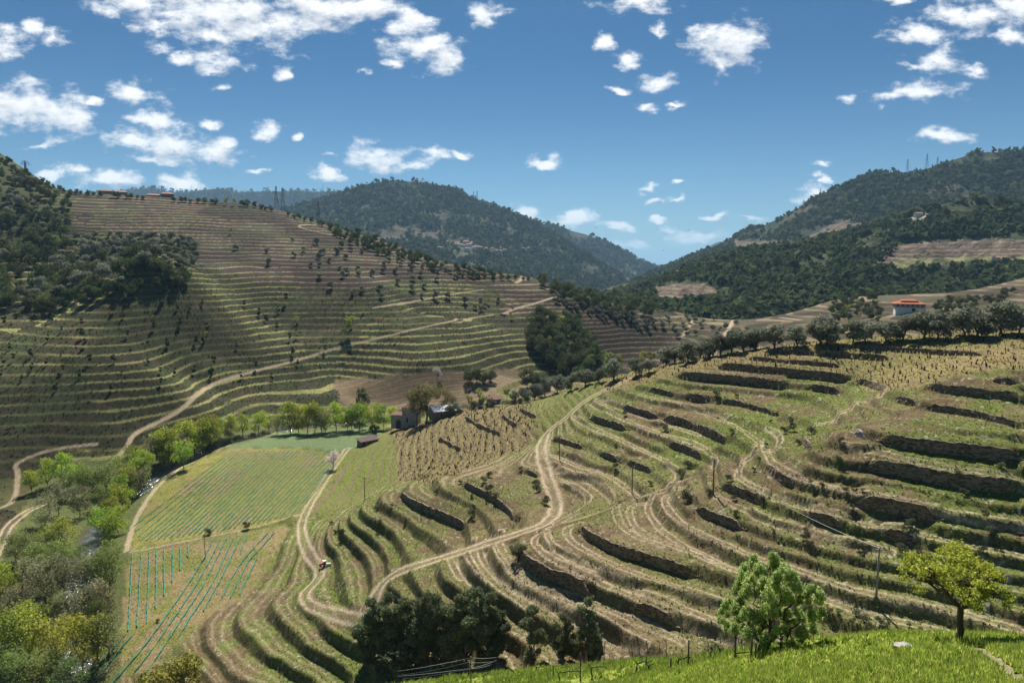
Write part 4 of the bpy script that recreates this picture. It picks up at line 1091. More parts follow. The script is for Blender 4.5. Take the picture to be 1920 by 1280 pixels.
for (u, v) in scatter([(990,605),(1030,590),(1075,600),(1110,640),(1120,690),(1080,710),(1040,690),(1000,650)], 46, 12, rgs):
    k = rgs.random()
    plant_px('oak_tree', u, v + 8, rgs.uniform(24, 34), 'dark oak in the triangular wood at the hillside foot', 'oaks in the triangular wood', name='wood_oak', rmin=340)
for (u, v, hpx) in [(1052,622,28),(1062,640,22),(1078,632,20),(1022,660,24),(1033,654,22),(1041,614,16)]:
    plant_px('almond_sapling', u, v, hpx, 'lime green tree showing between the dark oaks of the triangular wood', 'lime trees in the triangular wood', rmin=340)
for (u, v) in scatter([(1005,512),(1060,520),(1140,540),(1225,572),(1230,590),(1170,590),(1090,565),(1020,540)], 66, 9, rgs):
    plant_px('oak_tree', u, v + 7, rgs.uniform(12, 22), 'dark oak on the low end of the opposite hill', 'oaks on the hill end', name='end_oak', parts=False, rmin=400)
for (u, v) in scatter([(1030,545),(1090,570),(1180,592),(1260,615),(1200,615),(1110,590),(1040,565)], 34, 10, rgs):
    plant_px('olive_tree', u, v + 3, rgs.uniform(8, 12), 'grey olive on the bare band below the hill end oaks', 'olives on the hill end', name='band_olive', parts=False, rmin=400)
for (u, v) in scatter([(0,590),(330,560),(560,560),(640,640),(560,720),(300,730),(0,760)], 62, 22, rgs):
    plant_px('juniper', u, v, rgs.uniform(11, 20), 'small dark column shrub on the grassy hillside terraces', 'column shrubs on the hillside terraces', cat='shrub', parts=False, rmin=250)
for (u, v) in scatter([(420,470),(640,440),(760,490),(900,520),(960,560),(900,590),(640,560),(560,520)], 54, 14, rgs):
    plant_px('olive_tree', u, v, rgs.uniform(8, 14), 'small olive on the brown upper terraces', 'olives on the brown terraces', name='terrace_olive', parts=False, rmin=350)
for (u, v, hpx) in [(658,626,32),(646,634,18),(385,636,14),(378,650,9),(556,608,15),(556,636,10),(680,588,12),(792,558,9),(845,605,11),(907,605,12),(916,572,12),(899,584,14),(932,566,14),(942,585,20),(958,600,14),(915,520,8),(73,602,14),(24,532,12),(568,478,9),(434,440,12),(870,640,10),(740,644,9),(820,660,7),(960,575,10),(660,612,16),(1060,612,9),(1228,572,14),(1270,578,10),(1282,576,9)]:
    plant_px('almond_sapling', u, v, hpx, 'bright lime sapling dotted on the opposite hillside terraces', 'lime saplings on the opposite hillside', name='lime_sapling', parts=False, rmin=280)
# behind the ridge, round the red roofed house
for (u, v) in scatter([(1560,566),(1680,556),(1760,570),(1900,545),(1920,560),(1760,590),(1660,600),(1560,600)], 66, 10, rgs):
    if 1655 < u < 1745 and v > 552: continue
    plant_px('oak_tree', u, v + 4, rgs.uniform(10, 19), 'dark tree on the far bank around the red roofed house', 'trees round the red roofed house', name='bank_oak', parts=False, rmin=300)
for (u, v, hpx) in [(1590,592,20),(1575,600,14),(1612,598,12),(1655,548,9),(1683,550,8),(1440,560,8)]:
    plant_px('almond_sapling', u, v, hpx, 'yellow green tree beyond the ridge near the red roofed house', 'yellow green trees near the red roofed house', name='far_sapling', parts=False, rmin=300)
for (u, v) in scatter([(1240,600),(1400,590),(1440,640),(1340,650),(1240,630)], 26, 12, rgs):
    plant_px('olive_tree', u, v, rgs.uniform(8, 12), 'grey olive on the valley terraces beyond the ridge', 'olives on the valley terraces', name='valley_olive', parts=False, rmin=350)

# ---- far woods: masses of tiny crowns standing on the mountains
def far_wood(name, G, u, v, n, size, col, skip, rg, umin=-200, umax=2100, q=5, vmax=900):
    nv_, nu_ = u.shape
    i = rg.integers(1, nv_ - 1, n * 3); j = rg.integers(1, nu_ - 1, n * 3)
    ok = (u[i, j] > umin) & (u[i, j] < umax) & (v[i, j] < vmax)
    for p in skip: ok &= ~in_poly(u[i, j], v[i, j], p)
    dens = fbm(G[i, j, 0] / (size * 14), G[i, j, 1] / (size * 14) + G[i, j, 2] / (size * 8), 3, 9.0)
    ok &= dens + 0.25 * rg.random(len(i)) > 0.53
    i = i[ok][:n]; j = j[ok][:n]
    fi = rg.random(len(i))[:, None]; fj = rg.random(len(i))[:, None]
    i2 = np.minimum(i + 1, nv_ - 1); j2 = np.minimum(j + 1, nu_ - 1)
    Pt = (G[i, j] * (1 - fi) + G[i2, j] * fi) * (1 - fj) + (G[i, j2] * (1 - fi) + G[i2, j2] * fi) * fj
    m = len(Pt); s = size * (0.45 + rg.random(m) ** 3 * 1.6)
    off = rg.normal(size=(m, q, 3)); off /= np.linalg.norm(off, axis=2, keepdims=True)
    C_ = (Pt[:, None] + off * (s * 0.36)[:, None, None] + np.array([0, 0, 1.0]) * (s * 0.50)[:, None, None]).reshape(-1, 3)
    V, F = leaf_quads(C_, 1.0, rg, off.reshape(-1, 3))
    ctr = np.repeat(C_, 4, 0); V = ctr + (V - ctr) * np.repeat(np.repeat(s * 0.85, q), 4)[:, None]
    tone = np.repeat(0.6 + 0.8 * rg.random(m), q * 4)[:, None]
    cc_ = np.asarray(col)[None] * tone
    cc_ = np.where(np.repeat(rg.random(m) < 0.10, q * 4)[:, None], np.array([[0.090, 0.105, 0.042]]) * tone, cc_)
    o = link_mesh(name, mesh_np(name, V, F, mat=M_dark, smooth=False, colors=cc_)); tag(o, kind='stuff')


rgw = np.random.default_rng(23)
VP6 = [[(1625,508),(1690,452),(1960,440),(1990,492),(1700,508)], [(1222,540),(1260,529),(1320,530),(1345,545),(1330,568),(1230,568)], [(1700,408),(1745,398),(1750,412),(1660,426)]]
far_wood('woodland', *H6, 24000, 5.6, (0.068, 0.080, 0.037), VP6, rgw, 1080, 2000, 6, 640)
far_wood('woodland', *H5, 22000, 8.5, (0.064, 0.076, 0.036), [[(1370,452),(1490,450),(1560,418),(1655,418),(1520,454),(1380,468)]], rgw, 1180, 2000, 5, 540)
far_wood('woodland', *H2, 23000, 10.0, (0.058, 0.070, 0.034), [], rgw, 520, 1250, 4, 570)
far_wood('woodland', *H3, 7000, 14.0, (0.055, 0.066, 0.034), [], rgw, 900, 1260, 4, 540)
far_wood('woodland', *H1, 2500, 20.0, (0.05, 0.058, 0.03), [], rgw, 150, 760, 4, 460)

# ---- tussocks and weeds on the terraces, scrub on the far banks
def tufts(name, n, rg, rlo, rhi, size, dens, colf, mat, blades=6, spread=0.5, az_lo=A0, az_hi=A1, up_=0.6):
    k = int(n * 4)
    a = rg.uniform(az_lo, az_hi, k); r = np.sqrt(rg.uniform(rlo ** 2, rhi ** 2, k))
    fa = (a - A0) / (A1 - A0) * (NA - 1); fr = np.log(r / R0) / math.log(R1 / R0) * (NR - 1)
    i = np.clip(fr.astype(int), 0, NR - 2); j = np.clip(fa.astype(int), 0, NA - 2)
    ok = rg.random(k) < dens(i, j, r)
    i, j, a, r = i[ok][:n], j[ok][:n], a[ok][:n], r[ok][:n]
    g = (fr[ok][:n] - i)[:, None]; f = (fa[ok][:n] - j)[:, None]
    zz = (Z[i, j] * (1 - g[:, 0]) + Z[i + 1, j] * g[:, 0]) * (1 - f[:, 0]) + (Z[i, j + 1] * (1 - g[:, 0]) + Z[i + 1, j + 1] * g[:, 0]) * f[:, 0]
    Pt = np.stack([np.sin(a) * r, np.cos(a) * r, zz], 1); m = len(Pt)
    s = size * (0.5 + rg.random(m) ** 1.5 * 1.2)
    th = rg.uniform(0, 2 * np.pi, (m, blades)); w_ = rg.uniform(0.5, 1.0, (m, blades))
    dirh = np.stack([np.cos(th), np.sin(th), np.zeros_like(th)], 2)
    side = np.stack([-np.sin(th), np.cos(th), np.zeros_like(th)], 2)
    S = s[:, None, None]
    root = Pt[:, None] + dirh * S * spread * 0.25 * rg.random((m, blades, 1)) - np.array([0, 0, 0.05]) * S
    tip = root + dirh * S * spread * w_[..., None] + np.array([0, 0, 1.0]) * S * (up_ * (0.5 + 0.8 * rg.random((m, blades, 1))))
    bw = 0.22 if blades < 9 else 0.12
    V = np.stack([root - side * S * bw, root + side * S * bw, tip], 2).reshape(-1, 3)
    F = np.arange(m * blades * 3).reshape(-1, 3)
    c = colf(i, j, m, rg)
    c = np.repeat(c, blades * 3, 0)
    o = link_mesh(name, mesh_np(name, V, None, F, mat=mat, smooth=False, colors=c)); tag(o, kind='stuff')
    return o


near_m = (1 - farr) * (1 - knoll) * (1 - road_f)
flat_m = np.maximum(fieldA, np.maximum(fieldB, fieldC))
gpatch = patch * near_m * (1 - flat_m) * (1 - 0.8 * gold) * (1 - 0.9 * vineN) * (1 - riverz) * (1 - np.clip(rutn * (1 - rtr), 0, 1)) * (1 - np.clip(rutt, 0, 1))


def col_green(i, j, m, rg):
    t_ = rg.random((m, 1)); c = np.array([[0.105, 0.155, 0.030]]) * (1 - t_) + np.array([[0.22, 0.25, 0.055]]) * t_
    return c * (0.7 + 0.6 * rg.random((m, 1)))


def col_brown(i, j, m, rg):
    t_ = rg.random((m, 1)); c = np.array([[0.15, 0.115, 0.06]]) * (1 - t_) + np.array([[0.12, 0.125, 0.05]]) * t_
    return c * (0.6 + 0.6 * rg.random((m, 1)))


tufts('grass', 24000, rgw, 70, 260, 0.25, lambda i, j, r: (gpatch[i, j] * 0.85 + 0.05) * (near_m[i, j] > .5) * (1 - flat_m[i, j]) * (130 / np.maximum(r, 90)), col_green, M_leaf, 6, 0.6, math.radians(-20), math.radians(40))
tufts('weeds', 17000, rgw, 70, 240, 0.24, lambda i, j, r: (wtop[i, j] + bank[i, j] * 0.9 + 0.12 * near_m[i, j]) * (1 - flat_m[i, j]) * near_m[i, j] * (1 - gold[i, j]) * (130 / np.maximum(r, 90)), col_brown, M_leaf, 6, 0.55, math.radians(-20), math.radians(40))
tufts('field_grass', 12000, rgw, 100, 270, 0.18, lambda i, j, r: np.maximum(fieldA[i, j], fieldC[i, j]) * 0.9 * (patch[i, j] * .7 + .3), lambda i, j, m, rg: np.array([[0.17, 0.165, 0.045]]) * (0.6 + 0.7 * rg.random((m, 1))), M_leaf, 5, 0.7, math.radians(-40), math.radians(-12))
riser_l = ((tl < wl / 2) | (tl > 1 - wl / 2)).astype(np.float32)
tufts('scrub', 36000, rgw, 240, 700, 0.55, lambda i, j, r: farr[i, j] * (0.10 + 0.55 * riser_l[i, j] + 0.5 * shld[i, j]) * (1 - 0.75 * np.maximum(brownH, brownH2)[i, j]) * (1 - fieldD[i, j]) * (1 - road_f[i, j]),
      lambda i, j, m, rg: np.array([[0.075, 0.083, 0.032]]) * (0.5 + 0.9 * rg.random((m, 1))), M_dark, 6, 0.7, math.radians(-40), math.radians(14), 0.7)
# lush grass of the knoll: fine blades near, coarser towards its far edge
col_kn = lambda i, j, m, rg: (np.array([[0.33, 0.42, 0.052]]) * (1 - (t_ := rg.random((m, 1)) ** 2)) + np.array([[0.60, 0.58, 0.15]]) * t_) * (0.6 + 0.7 * rg.random((m, 1)))
kd = lambda i, j, r: knoll[i, j] * (1 - kpath[i, j]) * (0.12 + 0.88 * sstep(0.38, 0.55, n_mid[i, j]))
tufts('lush_grass', 60000, rgw, 15, 34, 0.19, kd, col_kn, M_leaf, 10, 0.45, math.radians(4), math.radians(42), 0.8)
tufts('lush_grass', 34000, rgw, 32, 72, 0.32, kd, col_kn, M_leaf, 9, 0.5, math.radians(-16), math.radians(30), 0.7)
tufts('wildflowers', 500, rgw, 18, 60, 0.055, lambda i, j, r: knoll[i, j] * sstep(0.5, 0.6, n_big[i, j]), lambda i, j, m, rg: np.array([[0.50, 0.40, 0.03]]) * (0.7 + 0.5 * rg.random((m, 1))), M_leaf, 6, 0.5, math.radians(-12), math.radians(40), 2.4)

# ------------------------------------------------------------------ built things
class MB:
    def __init__(s): s.v = []; s.f = []
    def add(s, V, F):
        o = len(s.v); s.v += [tuple(p) for p in V]; s.f += [tuple(int(i) + o for i in f) for f in F]; return s
    def box(s, c, d, rz=0.0, taper=1.0):
        x, y, z = d[0] / 2, d[1] / 2, d[2] / 2; k = taper
        V = [(-x,-y,-z),(x,-y,-z),(x,y,-z),(-x,y,-z),(-x*k,-y*k,z),(x*k,-y*k,z),(x*k,y*k,z),(-x*k,y*k,z)]
        cs, sn = math.cos(rz), math.sin(rz)
        V = [(c[0] + a * cs - b_ * sn, c[1] + a * sn + b_ * cs, c[2] + e) for a, b_, e in V]
        return s.add(V, [(0,3,2,1),(4,5,6,7),(0,1,5,4),(1,2,6,5),(2,3,7,6),(3,0,4,7)])
    def tube(s, pts, r, seg=6):
        rad = r if hasattr(r, '__len__') else [r] * len(pts)
        V, F = tube_np([(pts, rad)], seg); n = len(pts)
        s.add(V, F); o = len(s.v) - len(V)
        s.f.append(tuple(o + k for k in range(seg))[::-1]); s.f.append(tuple(o + (n - 1) * seg + k for k in range(seg)))
        return s
    def build(s, name, mat, parent=None, smooth=False):
        me = bpy.data.meshes.new(name); me.from_pydata(s.v, [], s.f); me.materials.append(mat)
        if smooth: me.polygons.foreach_set('use_smooth', [True] * len(me.polygons))
        me.update(); return link_mesh(name, me, parent)


def surf_mat(name, c0, c1, scale=3.0, bump=0.02, rough=0.85, kind='noise', metal=0.0):
    m, t, b = new_mat(name)
    co = t.nodes.new('ShaderNodeTexCoord')
    rp = t.nodes.new('ShaderNodeValToRGB'); rp.color_ramp.elements[0].color = (*c0, 1); rp.color_ramp.elements[1].color = (*c1, 1)
    rp.color_ramp.elements[0].position = 0.3; rp.color_ramp.elements[1].position = 0.7
    if kind == 'stone':
        mp = t.nodes.new('ShaderNodeMapping'); mp.inputs['Scale'].default_value = (1, 1, 2.6); t.links.new(co.outputs['Object'], mp.inputs[0])
        tx = t.nodes.new('ShaderNodeTexVoronoi'); tx.inputs['Scale'].default_value = scale; t.links.new(mp.outputs[0], tx.inputs['Vector'])
        n2 = t.nodes.new('ShaderNodeTexNoise'); n2.inputs['Scale'].default_value = scale * 0.5; n2.inputs['Detail'].default_value = 4; t.links.new(co.outputs['Object'], n2.inputs['Vector'])
        sx = t.nodes.new('ShaderNodeSeparateColor'); t.links.new(tx.outputs['Color'], sx.inputs[0])
        ad = t.nodes.new('ShaderNodeMath'); ad.operation = 'MULTIPLY_ADD'; ad.inputs[1].default_value = 0.55; t.links.new(sx.outputs[0], ad.inputs[0])
        sb = t.nodes.new('ShaderNodeMath'); sb.operation = 'MULTIPLY'; sb.inputs[1].default_value = 0.5; t.links.new(n2.outputs['Fac'], sb.inputs[0]); t.links.new(sb.outputs[0], ad.inputs[2])
        fac = ad.outputs[0]; hgt = tx.outputs['Distance']
    elif kind == 'tile':
        tx = t.nodes.new('ShaderNodeTexWave'); tx.inputs['Scale'].default_value = scale; tx.inputs['Distortion'].default_value = 1.5; t.links.new(co.outputs['Object'], tx.inputs['Vector'])
        n2 = t.nodes.new('ShaderNodeTexNoise'); n2.inputs['Scale'].default_value = 1.3; n2.inputs['Detail'].default_value = 5; t.links.new(co.outputs['Object'], n2.inputs['Vector'])
        fac = n2.outputs['Fac']; hgt = tx.outputs['Fac']
    else:
        tx = t.nodes.new('ShaderNodeTexNoise'); tx.inputs['Scale'].default_value = scale; tx.inputs['Detail'].default_value = 6; t.links.new(co.outputs['Object'], tx.inputs['Vector'])
        fac = hgt = tx.outputs['Fac']
    t.links.new(fac, rp.inputs[0]); t.links.new(rp.outputs[0], b.inputs['Base Color'])
    bp = t.nodes.new('ShaderNodeBump'); bp.inputs['Distance'].default_value = bump; t.links.new(hgt, bp.inputs['Height']); t.links.new(bp.outputs[0], b.inputs['Normal'])
    b.inputs['Roughness'].default_value = rough; b.inputs['Metallic'].default_value = metal
    return m


M_stone = surf_mat('dry_stone', (0.085, 0.060, 0.040), (0.26, 0.195, 0.135), 2.2, 0.16, kind='stone')
M_stone_l = surf_mat('pale_dry_stone', (0.20, 0.175, 0.15), (0.42, 0.38, 0.33), 2.6, 0.08, kind='stone')
M_rubble = surf_mat('rubble_stone', (0.22, 0.19, 0.16), (0.40, 0.36, 0.31), 2.0, 0.05, kind='stone')
M_plaster = surf_mat('white_plaster', (0.55, 0.55, 0.54), (0.74, 0.73, 0.71), 1.2, 0.01)
M_pinkpl = surf_mat('pink_plaster', (0.36, 0.20, 0.16), (0.46, 0.27, 0.22), 1.2, 0.01)
M_greypl = surf_mat('grey_plaster', (0.30, 0.28, 0.25), (0.42, 0.39, 0.35), 1.0, 0.01)
M_brownpl = surf_mat('brown_plaster', (0.19, 0.12, 0.08), (0.27, 0.18, 0.13), 1.0, 0.01)
M_tile = surf_mat('orange_roof_tile', (0.34, 0.105, 0.045), (0.50, 0.19, 0.09), 5.0, 0.05, kind='tile')
M_tilep = surf_mat('faded_roof_tile', (0.32, 0.17, 0.13), (0.47, 0.28, 0.21), 5.0, 0.05, kind='tile')
M_sheet = surf_mat('white_metal_roof', (0.62, 0.65, 0.70), (0.82, 0.85, 0.90), 4.0, 0.03, 0.45, kind='tile')
M_darkroof = surf_mat('dark_brown_roof', (0.085, 0.055, 0.05), (0.15, 0.10, 0.09), 2.0, 0.03)
M_glass = surf_mat('dark_pane_and_opening', (0.02, 0.022, 0.026), (0.05, 0.055, 0.06), 1.0, 0.0, 0.2)
M_frame = surf_mat('window_frame', (0.35, 0.32, 0.28), (0.5, 0.47, 0.42), 3.0, 0.0)
M_wood = surf_mat('weathered_wood', (0.075, 0.06, 0.048), (0.16, 0.135, 0.11), 9.0, 0.01)
M_vine = surf_mat('vine_bark', (0.018, 0.014, 0.012), (0.05, 0.038, 0.03), 20.0, 0.01)
M_concrete = surf_mat('grey_concrete_pole', (0.20, 0.19, 0.17), (0.32, 0.30, 0.27), 5.0, 0.01)
M_steel = surf_mat('galvanised_steel', (0.16, 0.17, 0.18), (0.26, 0.27, 0.28), 2.0, 0.0, 0.5, metal=0.4)
M_teal = surf_mat('teal_vine_guard', (0.025, 0.17, 0.125), (0.05, 0.28, 0.20), 1.5, 0.01, 0.6)
M_red = surf_mat('red_paint', (0.42, 0.02, 0.02), (0.55, 0.04, 0.035), 2.0, 0.0, 0.35)
M_white = surf_mat('white_paint', (0.68, 0.68, 0.66), (0.82, 0.82, 0.80), 2.0, 0.0, 0.4)
M_rubber = surf_mat('black_rubber', (0.012, 0.012, 0.012), (0.03, 0.03, 0.03), 6.0, 0.01)
M_wire = surf_mat('galvanised_wire', (0.35, 0.35, 0.35), (0.5, 0.5, 0.5), 6.0, 0.0, 0.4, metal=0.3)
M_slab = surf_mat('pale_stone', (0.30, 0.275, 0.25), (0.46, 0.42, 0.38), 5.0, 0.03)

# ---- dry stone walls on their terrace edges
WL = ['pale stub of dry stone wall at the left end of a long dark wall','long dry stone wall running right from the pale stub','tall dark dry stone wall below the one with the pale stub, reaching the right edge',
 'short dry stone wall left of the broken bank','smallest wall block in the broken bank between two walls','long low wall right of the small wall block','stub of stone wall cut by the right edge behind the fruit tree crown',
 'stone wall just right of the tall wooden pole','short wall piece continuing beneath the white cable','wall segment crossed by the white cable','wall segment behind the yellow fruit tree, under the cable',
 'overgrown wall below the foot of the tall wooden pole','short curved wall at the head of the grass gully','long wall right of the gully head, running to the right edge','wall under the dry golden slope with a bright green strip below','uppermost short wall at the right edge under the golden slope',
 'long wall highest on the golden slope below the ridge olives','long dark wall second below the ridge olives','dark wall third below the ridge olives, ending in rubble','long wall along the lower rim of the golden slope','wall bending down at the right end of the golden slope',
 'long wall left of the dark rubble heap','short wall right of the dark rubble heap','tall dark wall with a rounded left end below the rubble heap','wall fragment left of the rounded wall','long thin wall reaching left from the wall fragments',
 'left half of the wall above the middle terraces','curved tall wall ending in the grass gully','broken wall below the upper bend of the dirt track','wall piece above the weathered gully end','wall right beside the slim pole at the dirt track','rubbly wall piece right of the slim pole','dark wall above the strong wheel ruts',
 'long wall below the track junction, curving at its left end','dark wall with ivy at its left end above the evergreens','lowest dark wall above the trellis posts','curved wall on the inner side of the dirt track bend','short dark wall close left of the dirt track','long bulging wall in the middle of the nose terraces',
 'longest dark wall within the tan nose vineyard','small slanting wall at the left in the tan nose vineyard','wall beside the tall pole at the top of the nose vineyard','curved wall at the top right of the nose vineyard','tiny stone block at the edge of the tan vineyard','ruined wall stump standing in the grass gully']
for wi, (kd, pxy) in enumerate(WALL_XY):
    L = np.r_[0, np.cumsum(np.hypot(*np.diff(pxy, axis=0).T))]
    n = max(4, int(L[-1] / 0.45)); s = np.linspace(0, L[-1], n)
    x = np.interp(s, L, pxy[:, 0]); y = np.interp(s, L, pxy[:, 1])
    if n > 9:
        ker = np.ones(5) / 5; x[2:-2] = np.convolve(x, ker, 'valid'); y[2:-2] = np.convolve(y, ker, 'valid')
    rg = np.random.default_rng(100 + wi)
    gx_ = np.gradient(x); gy_ = np.gradient(y); nn = np.hypot(gx_, gy_) + 1e-9; nx, ny = -gy_ / nn, gx_ / nn
    # downhill side from the smooth ground
    hh = base_h(x + nx * 2, y + ny * 2) - base_h(x - nx * 2, y - ny * 2)
    sg = 1.0 if hh.mean() > 0 else -1.0
    nx, ny = nx * sg, ny * sg                                # uphill
    zt = np.array([max(ground_z(a + p * e, b_ + q_ * e) for e in (0.5, 0.8)) for a, b_, p, q_ in zip(x, y, nx, ny)])
    zb = np.array([min(ground_z(a - p * e, b_ - q_ * e) for e in (0.6, 1.1)) for a, b_, p, q_ in zip(x, y, nx, ny)])
    k_ = np.ones(7) / 7
    if n > 9:
        zt = np.convolve(np.pad(zt, 3, mode='edge'), k_, 'valid'); zb = np.convolve(np.pad(zb, 3, mode='edge'), k_, 'valid')
    dip = np.array([vnoise(np.array([s__ / 2.6 + wi * 9.1]), np.array([wi * 3.3]))[0] for s__ in s])
    top = np.maximum(zt, zb + 0.3) + 0.02 + (rg.random(n) - .5) * 0.26 - 0.6 * np.clip(dip - 0.72, 0, 1) / 0.32
    endf = np.clip(np.minimum(s, L[-1] - s) / 2.2, 0.35, 1); top = zb + (top - zb) * endf
    V = []; F = []; rows_ = 5
    for i in range(n):
        bat = 0.25
        for r_ in range(rows_):
            f_ = r_ / (rows_ - 1); o_ = -0.38 + bat * f_ + (rg.random() - .5) * 0.14
            V.append((x[i] + nx[i] * o_, y[i] + ny[i] * o_, zb[i] - 0.35 + (top[i] - zb[i] + 0.35) * f_))
        V.append((x[i] + nx[i] * 0.30, y[i] + ny[i] * 0.30, top[i] - 0.02)); V.append((x[i] + nx[i] * 0.5, y[i] + ny[i] * 0.5, zb[i] - 0.3))
    m_ = rows_ + 2
    for i in range(n - 1):
        for r_ in range(m_): F.append((i * m_ + r_, i * m_ + (r_ + 1) % m_, (i + 1) * m_ + (r_ + 1) % m_, (i + 1) * m_ + r_))
    F.append(tuple(range(m_))[::-1]); F.append(tuple((n - 1) * m_ + r_ for r_ in range(m_)))
    mb = MB(); mb.add(V, F); o = mb.build('stone_wall', M_stone_l if kd == 'L' else M_stone)
    tag(o, WL[wi], 'wall', 'dry stone terrace walls')

# ---- rows of teal vine guards on the flat fields
def px_line(pts, n):
    pts = np.array(pts, float); L = np.r_[0, np.cumsum(np.hypot(*np.diff(pts, axis=0).T))]; s = np.linspace(0, L[-1], n)
    return np.c_[np.interp(s, L, pts[:, 0]), np.interp(s, L, pts[:, 1])]


def guard_row(pts, label, group, r=0.15):
    w_ = [pick(u, v) for u, v in pts]; w_ = [(p.x, p.y) for p in w_ if p is not None]
    w_ = np.array(w_); L = np.r_[0, np.cumsum(np.hypot(*np.diff(w_, axis=0).T))]
    n = max(4, int(L[-1] / 0.9)); s = np.linspace(0, L[-1], n); rg = np.random.default_rng(int(L[-1] * 100) % 9999)
    x = np.interp(s, L, w_[:, 0]) + rg.normal(size=n) * 0.04; y = np.interp(s, L, w_[:, 1]) + rg.normal(size=n) * 0.04
    P3 = [(a, b_, ground_z(a, b_) + 0.24) for a, b_ in zip(x, y)]
    rad = r * (0.55 + 0.75 * rg.random(n)); rad = np.where(rg.random(n) < 0.08, 0.03, rad)
    o = MB().tube(P3, list(rad), 5).build('vine_guard_row', M_teal); tag(o, label, 'vine row', group)


Bp = px_line([(247,990),(256,1019),(330,1012),(400,1001),(480,985),(556,964)], 31)
Tp = px_line([(440,843),(480,842),(545,842),(590,844),(636,853),(626,880)], 31)
for k in range(31):
    lab = 'line of teal vine guards crossing the large flat field'
    if k == 0: lab = 'outermost teal line nearest the river path in the large field'
    if k == 30: lab = 'last short teal line beside the lower dirt track'
    guard_row([Bp[k] * (1 - t_) + Tp[k] * t_ for t_ in np.linspace(0.02, 0.98, 9)], lab, 'teal vine rows of the large field', 0.11)
for k, pts in enumerate([[(248,1040),(240,1184)],[(265,1038),(257,1177)],[(280,1036),(275,1170)],[(293,1034),(292,1142)],[(307,1032),(308,1118)],[(324,1030),(323,1092)],[(338,1028),(338,1070)],[(352,1024),(352,1046)]]):
    guard_row(px_line(pts, 6), 'straight upright teal row in the strip along the river, number %s counted from the river' % ['one','two','three','four','five','six','seven','eight'][k], 'upright teal rows', 0.12)
for k, pts in enumerate([[(401,1010),(385,1044),(361,1085),(328,1133),(300,1175),(262,1225),(210,1285)],[(413,1012),(392,1055),(366,1101),(333,1151),(300,1199),(248,1268)],[(425,1010),(405,1050),(381,1100),(344,1157),(300,1225),(262,1282)],[(438,1009),(418,1055),(394,1105),(363,1149),(335,1195)],[(451,1009),(436,1042),(409,1096),(381,1147)],[(464,1004),(450,1040)],[(502,1000),(468,1037),(451,1057),(431,1092),(417,1122)],[(513,1000),(486,1033),(466,1052),(449,1087),(432,1122)],[(481,1050),(466,1081),(450,1115)],[(249,1190),(215,1232),(180,1280)],[(234,1193),(205,1225),(165,1278)]]):
    guard_row(px_line(pts, 10), ['longest slanting teal row of the lower field, nearest the upright rows','second long slanting teal row of the lower field','third long slanting teal row, ending at the bottom edge','fourth slanting teal row, ending above the grassy bank','fifth slanting teal row of the lower field','very short slanting teal row under the field divide','teal row bending past the pale rubble strip','teal row right of the pale rubble strip','rightmost short teal row against the terraced nose','broken teal row in the lowest corner of the field','broken teal row nearest the river in the lowest corner'][k], 'slanting teal rows', 0.13)

# ---- poles and cable
def pole(u, vt, vb, label, mat, r=0.13, rmin=9):
    p = pick(u, vb, rmin); h = (vb - vt) * fwd(p) / FPX * 1.03
    e = empty('utility_pole', p); MB().tube([(0, 0, -0.5), (0, 0, h * 0.5), (0, 0, h)], [r, r * .9, r * .75], 8).build('shaft', mat, e, True)
    m = MB(); m.box((0, 0, h - 0.25), (0.9, 0.10, 0.10)); m.build('crossarm', mat, e)
    MB().tube([(0.38, 0, h - 0.2), (0.38, 0, h + 0.02)], 0.06, 6).build('insulator', M_white, e)
    tag(e, label, 'pole', 'poles on the slope'); return Vector((p.x, p.y, p.z + h))


t1 = pole(1337, 862, 928, 'tall dark wooden pole where the white cable begins', M_wood)
t2 = pole(1643, 1028, 1120, 'grey pole left of the yellow fruit tree where the cable ends', M_concrete, 0.14)
pole(1185, 874, 926, 'dark pole at the edge of the gully left of the cable pole', M_wood, 0.11)
pole(1049, 817, 861, 'thin pole right beside the dirt track bend', M_wood, 0.10)
pole(684, 895, 937, 'slim dark pole among the green rows right of the white blossom tree', M_wood, 0.10)
pole(385, 1002, 1048, 'slim pole between the two parts of the flat field', M_wood, 0.09)
pole(884, 747, 780, 'slim pole on the crest of the tan nose vineyard', M_wood, 0.10)
pole(963, 784, 806, 'short pole standing in front of the curved vineyard wall', M_wood, 0.09)
pole(843, 753, 780, 'grey pole against the right part of the white barn roof', M_concrete, 0.10)
pole(822, 757, 783, 'grey pole against the left part of the white barn roof', M_concrete, 0.10)
cb = [tuple(t1.lerp(t2, k / 12) - Vector((0, 0, 1.2 * 4 * (k / 12) * (1 - k / 12)))) for k in range(13)]
tag(MB().tube(cb, 0.022, 5).build('cable', M_wire), 'pale sagging cable strung between two poles over the walls', 'cable')

# ---- houses
def hip_roof(mb, w_, d_, z, rise, over=0.5, ridge=0.45, t=0.15):
    x, y = w_ / 2 + over, d_ / 2 + over; rx = max(0.1, x - min(x, y) * (1 - ridge) - 0.0) if w_ > d_ else 0.15; ry = 0.15 if w_ >= d_ else max(0.1, y - x)
    V = [(-x,-y,z),(x,-y,z),(x,y,z),(-x,y,z),(-x,-y,z+t),(x,-y,z+t),(x,y,z+t),(-x,y,z+t),(-rx,-ry,z+rise),(rx,-ry,z+rise),(rx,ry,z+rise),(-rx,ry,z+rise)]
    return mb.add(V, [(0,3,2,1),(0,1,5,4),(1,2,6,5),(2,3,7,6),(3,0,4,7),(4,5,9,8),(5,6,10,9),(6,7,11,10),(7,4,8,11),(8,9,10,11)])


